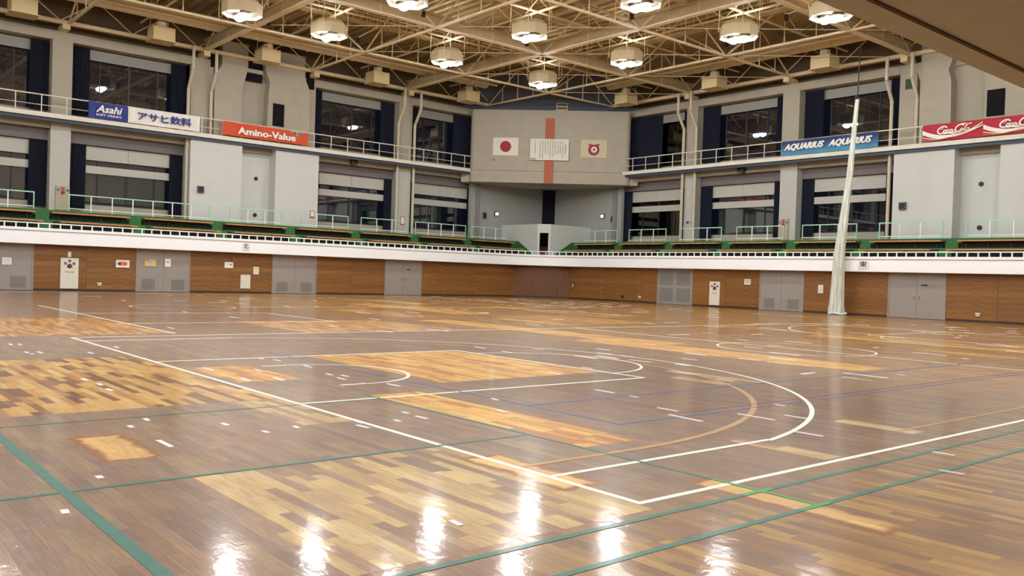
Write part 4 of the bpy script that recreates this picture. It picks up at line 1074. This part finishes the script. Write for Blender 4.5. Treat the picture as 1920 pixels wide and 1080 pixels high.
# half-bay purlin trusses and diagonal ties
for axis in 'xy':
    vals = XL_ if axis == 'x' else YL_
    vs = sorted(vals)
    for a, b in zip(vs, vs[1:]):
        v = (a+b)/2
        lo = YS if axis == 'x' else CX-3.4; hi = CY+3.4 if axis == 'x' else XE
        P = (lambda t, z, v=v: (v, t, z)) if axis == 'x' else (lambda t, z, v=v: (t, v, z))
        pr = struct('roof_purlin', MB().bar(P(lo, 15.55), P(hi, 15.55), .1, .08), m_steel)
        link('purlin_top', MB().bar(P(lo, 16.7), P(hi, 16.7), .14, .12).mesh('purlin_top', m_steel2), parent=pr)
        zz = MB(); t_ = lo; i = 0
        while t_+1.9 < hi:
            zz.tube(P(t_, 15.55 if i % 2 else 16.7), P(t_+1.9, 16.7 if i % 2 else 15.55), .028, 5); t_ += 1.9; i += 1
        link('lattice', zz.mesh('lattice', m_steel), parent=pr)
ty = 0
for k in range(-2, 9):
    y0 = 37.2-7.55*k
    p0 = (-34.5, y0, ZB+.05); L_ = min(11-(-34.5), CY+3-y0)
    if L_ < 3: continue
    q0 = p0
    if y0 < YS+1: sh = YS+1-y0; q0 = (-34.5+sh, YS+1, ZB+.05)
    q1 = (-34.5+L_, y0+L_, ZB+.05)
    if q1[0]-q0[0] > 3: struct('tie_rod', MB().tube(q0, q1, .022, 5), m_steel)
# ducts and boxes
for F in 'NE':
    k = FR[F][3]
    t = Thing('air_duct', 'long round cream air duct under the roof along the %s wall' % SIDE[F], 'duct', F, (k*20, .9, 15.6))
    ux = U(F, 5.5, 50)
    t.part('duct_run', MB().tube((ux[0], .9, 15.7), (ux[1], .9, 15.7), .42, 18), m_duct, smooth=True)
    for i in range(14):
        x = ux[0]+(ux[1]-ux[0])*(i+.5)/14; t.part('joint_band', MB().tube((x-.05, .9, 15.7), (x+.05, .9, 15.7), .46, 18), m_duct)
    hook = None
    t2 = Thing('service_pipes', 'pair of thin service pipes beside the air duct, %s wall' % SIDE[F], 'pipe', F, (k*20, -.4, 15.3))
    for q in (0, .35): t2.part('pipe', MB().tube((ux[0], -.4-q, 15.3+q*.4), (ux[1], -.4-q, 15.3+q*.4), .07, 8), m_duct)
    for i, d in enumerate([6.6, 14.35, 22.2, 28.6, 35.6, 43]):
        if F == 'E' and i == 3: d = 30
        t = Thing('diffuser_box', 'cream square air diffuser box, %s from the tower along the %s wall' % (ORD[i], SIDE[F]), 'diffuser', F, (k*d, 1.5, 14.2), 'cream diffuser boxes under the roof edge')
        t.part('box', MB().box(k*d-.6, k*d+.6, .95, 2.05, 14.2, 14.95), m_box)
        for q in (-.5, .5): t.part('hanger_rod', MB().tube((k*d+q, 1.9, 14.9), (k*d+q, 1.9, 17.3), .02, 6), m_steel)
        t.part('flange', MB().box(k*d-.68, k*d+.68, .9, 2.1, 14.17, 14.21), m_box)
        t.part('neck', MB().tube((k*d, 1.5, 14.95), (k*d, 1.5, 15.3), .3, 12), m_duct)
    # maintenance walkway
    ws = -5.2
    t = Thing('roof_walkway', 'narrow cream maintenance walkway hung in the roof beside the %s wall' % SIDE[F], 'walkway', F, (k*20, ws, 15.9))
    t.part('deck', MB().box(ux[0], ux[1], ws-.35, ws+.35, 15.86, 15.92), m_steel2)
    for q in (-.35, .35):
        t.part('handrail', MB().tube((ux[0], ws+q, 16.6), (ux[1], ws+q, 16.6), .03, 6), m_steel)
    d = ux[0]; sm_ = MB().box(-.015, .015, -.015, .015, 0, .7).mesh('stanchion', m_steel)
    while d < ux[1]:
        for q in (-.35, .35):
            o = link('stanchion', sm_, parent=t.o); o.location = (d-k*20, q, 0)
        d += .9
# high-bay lamps
lens = emis('lamp_lens', LAMPCOL, LAMP); uplight = emis('added_uplight_glow', (1.0, .93, .82), UPLIGHT)
lp = Thing('ceiling_lamp', 'x', 'lamp', 'W', (0, 0, 0), 'twin high-bay lamps under the roof')
oct_ = [(.98*math.cos(math.pi/8+i*math.pi/4), .98*math.sin(math.pi/8+i*math.pi/4)) for i in range(8)]
dr = MB()
n8 = 8
for z, s in ((0, 1.0), (.55, 1.0), (.78, .78), (.78, .7), (.52, .92), (.06, .92)):
    for a, b in oct_: dr.v.append((a*s, b*s, z))
for r_ in range(5):
    for i in range(8): j = (i+1) % 8; dr.f.append((r_*8+i, r_*8+j, (r_+1)*8+j, (r_+1)*8+i))
for i in range(8): j = (i+1) % 8; dr.f.append((40+i, 40+j, j, i))
lp.part('drum', dr, m_drum)
lp.part('inner_plate', MB().prism([(a*.9, b*.9) for a, b in oct_], lambda a, b, t: (a, b, t), .12, .15), m_plate)
def dome(q, r, h, n=16, m=4):
    mb = MB()
    for i in range(m+1):
        t = i/m*math.pi/2; rr = r*math.cos(t); z = -.02-h*math.sin(t)
        if i == m: mb.v.append((q, 0, z))
        else: mb.v += [(q+rr*math.cos(2*math.pi*j/n), rr*math.sin(2*math.pi*j/n), z) for j in range(n)]
    for i in range(m-1):
        for j in range(n): k = (j+1) % n; mb.f.append((i*n+j, i*n+k, (i+1)*n+k, (i+1)*n+j))
    for j in range(n): mb.f.append(((m-1)*n+j, (m-1)*n+(j+1) % n, m*n))
    mb.f.append(tuple(range(n)))
    return mb
for q in (-.3, .3):
    lp.part('reflector', MB().tube((q, 0, .13), (q, 0, -.02), .2, 16, .285), m_drum)
    lp.part('lens', dome(q, .275, .24), lens)
lp.part('added_uplight', MB().prism([(a*.68, b*.68) for a, b in oct_], lambda a, b, t: (a, b, t), .55, .57), uplight)  # added emitter inside the drum, lights trusses and deck from below
for q in ((-.72, -.72), (.72, -.72), (.72, .72), (-.72, .72)): lp.part('hanger', MB().tube((q[0], q[1], .3), (q[0], q[1], 2.8), .02, 6), m_steel)
lamps = [(-30.85, 33.3), (-30.85, 25.6), (-30.85, 17.8), (-30.7, 12.9), (-23.1, 32.8), (-23.1, 25.3), (-23.1, 17.7), (-15.4, 32.8), (-15.5, 25.4), (-10.3, 32.8)]
xs, ys = [-30.8, -23.1, -15.5, -8.0, -.5, 7.2], [33, 25.5, 17.8, 10.4, 3.0, -4.6, -11.5]
for x in xs:
    for y in ys:
        if any(math.hypot(x-a, y-b) < 4 for a, b in lamps): continue
        lamps.append((x, y))
for i, (x, y) in enumerate(lamps):
    px, py, zc = project((x, y, 14.1))
    row = 'first second third fourth fifth sixth'.split()
    if i < 10:
        nm = ['nearest the tower, in the row along the north wall', 'second from the tower, row along the north wall', 'third from the tower, row along the north wall', 'fourth from the tower, row along the north wall',
              'second from the tower, row along the east wall', 'in front of the lamp nearest the tower', 'third along, one row in', 'third from the tower, row along the east wall',
              'two rows in from the east wall', 'beside the plain soffit edge'][i]
        lab = 'twin bright lamp in octagonal drum, ' + nm
    else:
        lab = 'twin lamp over the hall, %s row from the north wall, %s from the east wall' % (ORD[xs.index(x)], ORD[ys.index(y)])
    if i == 0: lp.o.location = (x, y, 14.08); lp.o['label'] = lab
    else: dup(lp.o, (x, y, 14.08), None, lab)
    if i >= 10: COL.objects[-1]['group'] = 'twin high-bay lamps under the roof'
# small spotlights on short arms
spots = [(-33.5, 15.6), (-33, 20.8), (-26, 20.6), (-26.3, 27.9), (-33.2, 28.2), (-18.6, 28.2), (-25.8, 35.4), (-18.2, 35.6), (-13.2, 33.6), (-34, 36)]
SPN = ['near the fourth lamp of the north row', 'near the third lamp of the north row', 'one row in, third from the tower', 'beside the lamp in front of the tower lamp', 'beside the second lamp of the north row', 'beside the lamp two rows in from the east wall', 'beside the second lamp of the east row', 'beside the third lamp of the east row', 'nearest the lamp by the plain soffit', 'closest to the tower, beside its lamp']
for i, (x, y) in enumerate(spots):
    t = Thing('spotlight', 'black spotlight on a white arm %s' % SPN[i], 'spotlight', 'W', (x, y, 14.9), 'small black spotlights in the roof')
    t.part('drop_rod', MB().tube((x+1.9, y+.1, 15.25), (x+1.9, y+.1, 17.3), .025, 6), m_steel)
    t.part('can', MB().tube((x, y, 14.95), (x+.1, y-.1, 14.72), .09, 12, .12), m_black)
    t.part('arm', MB().tube((x, y, 15.0), (x+1.9, y+.1, 15.25), .03, 6), m_white)

# ------------------------------------------------------------------ near sides of the hall (seen only as reflections and bounce) and the soffit overhead
sf = struct('soffit', MB().prism([(9.80, YS), (9.865, -.34), (9.9, 3), (10.2, CY+4), (XE, CY+4), (XE, YS)], lambda a, b, t: (a, b, t), 2.39, 2.6), m_soffit)
link('drip_groove', MB().prism([(9.955, YS), (9.975, -.7), (10.3, CY+3.5), (10.312, CY+3.5), (9.991, -.7), (9.969, YS)], lambda a, b, t: (a, b, t), 2.384, 2.3905).mesh('drip_groove', m_groove), parent=sf)
struct('near_balcony_front', MB().box(9.82, 10.0, YS, -1, 2.6, 3.4).box(10.0, 10.2, -1, CY-.6, 2.6, 3.4), m_fascia)
struct('wall_west', MB().box(XE, XE+.3, YS, CY+5, 0, 17.3), m_corr)
struct('wall_south', MB().box(CX-5, XE, YS-.3, YS, 0, 17.3), m_corr)
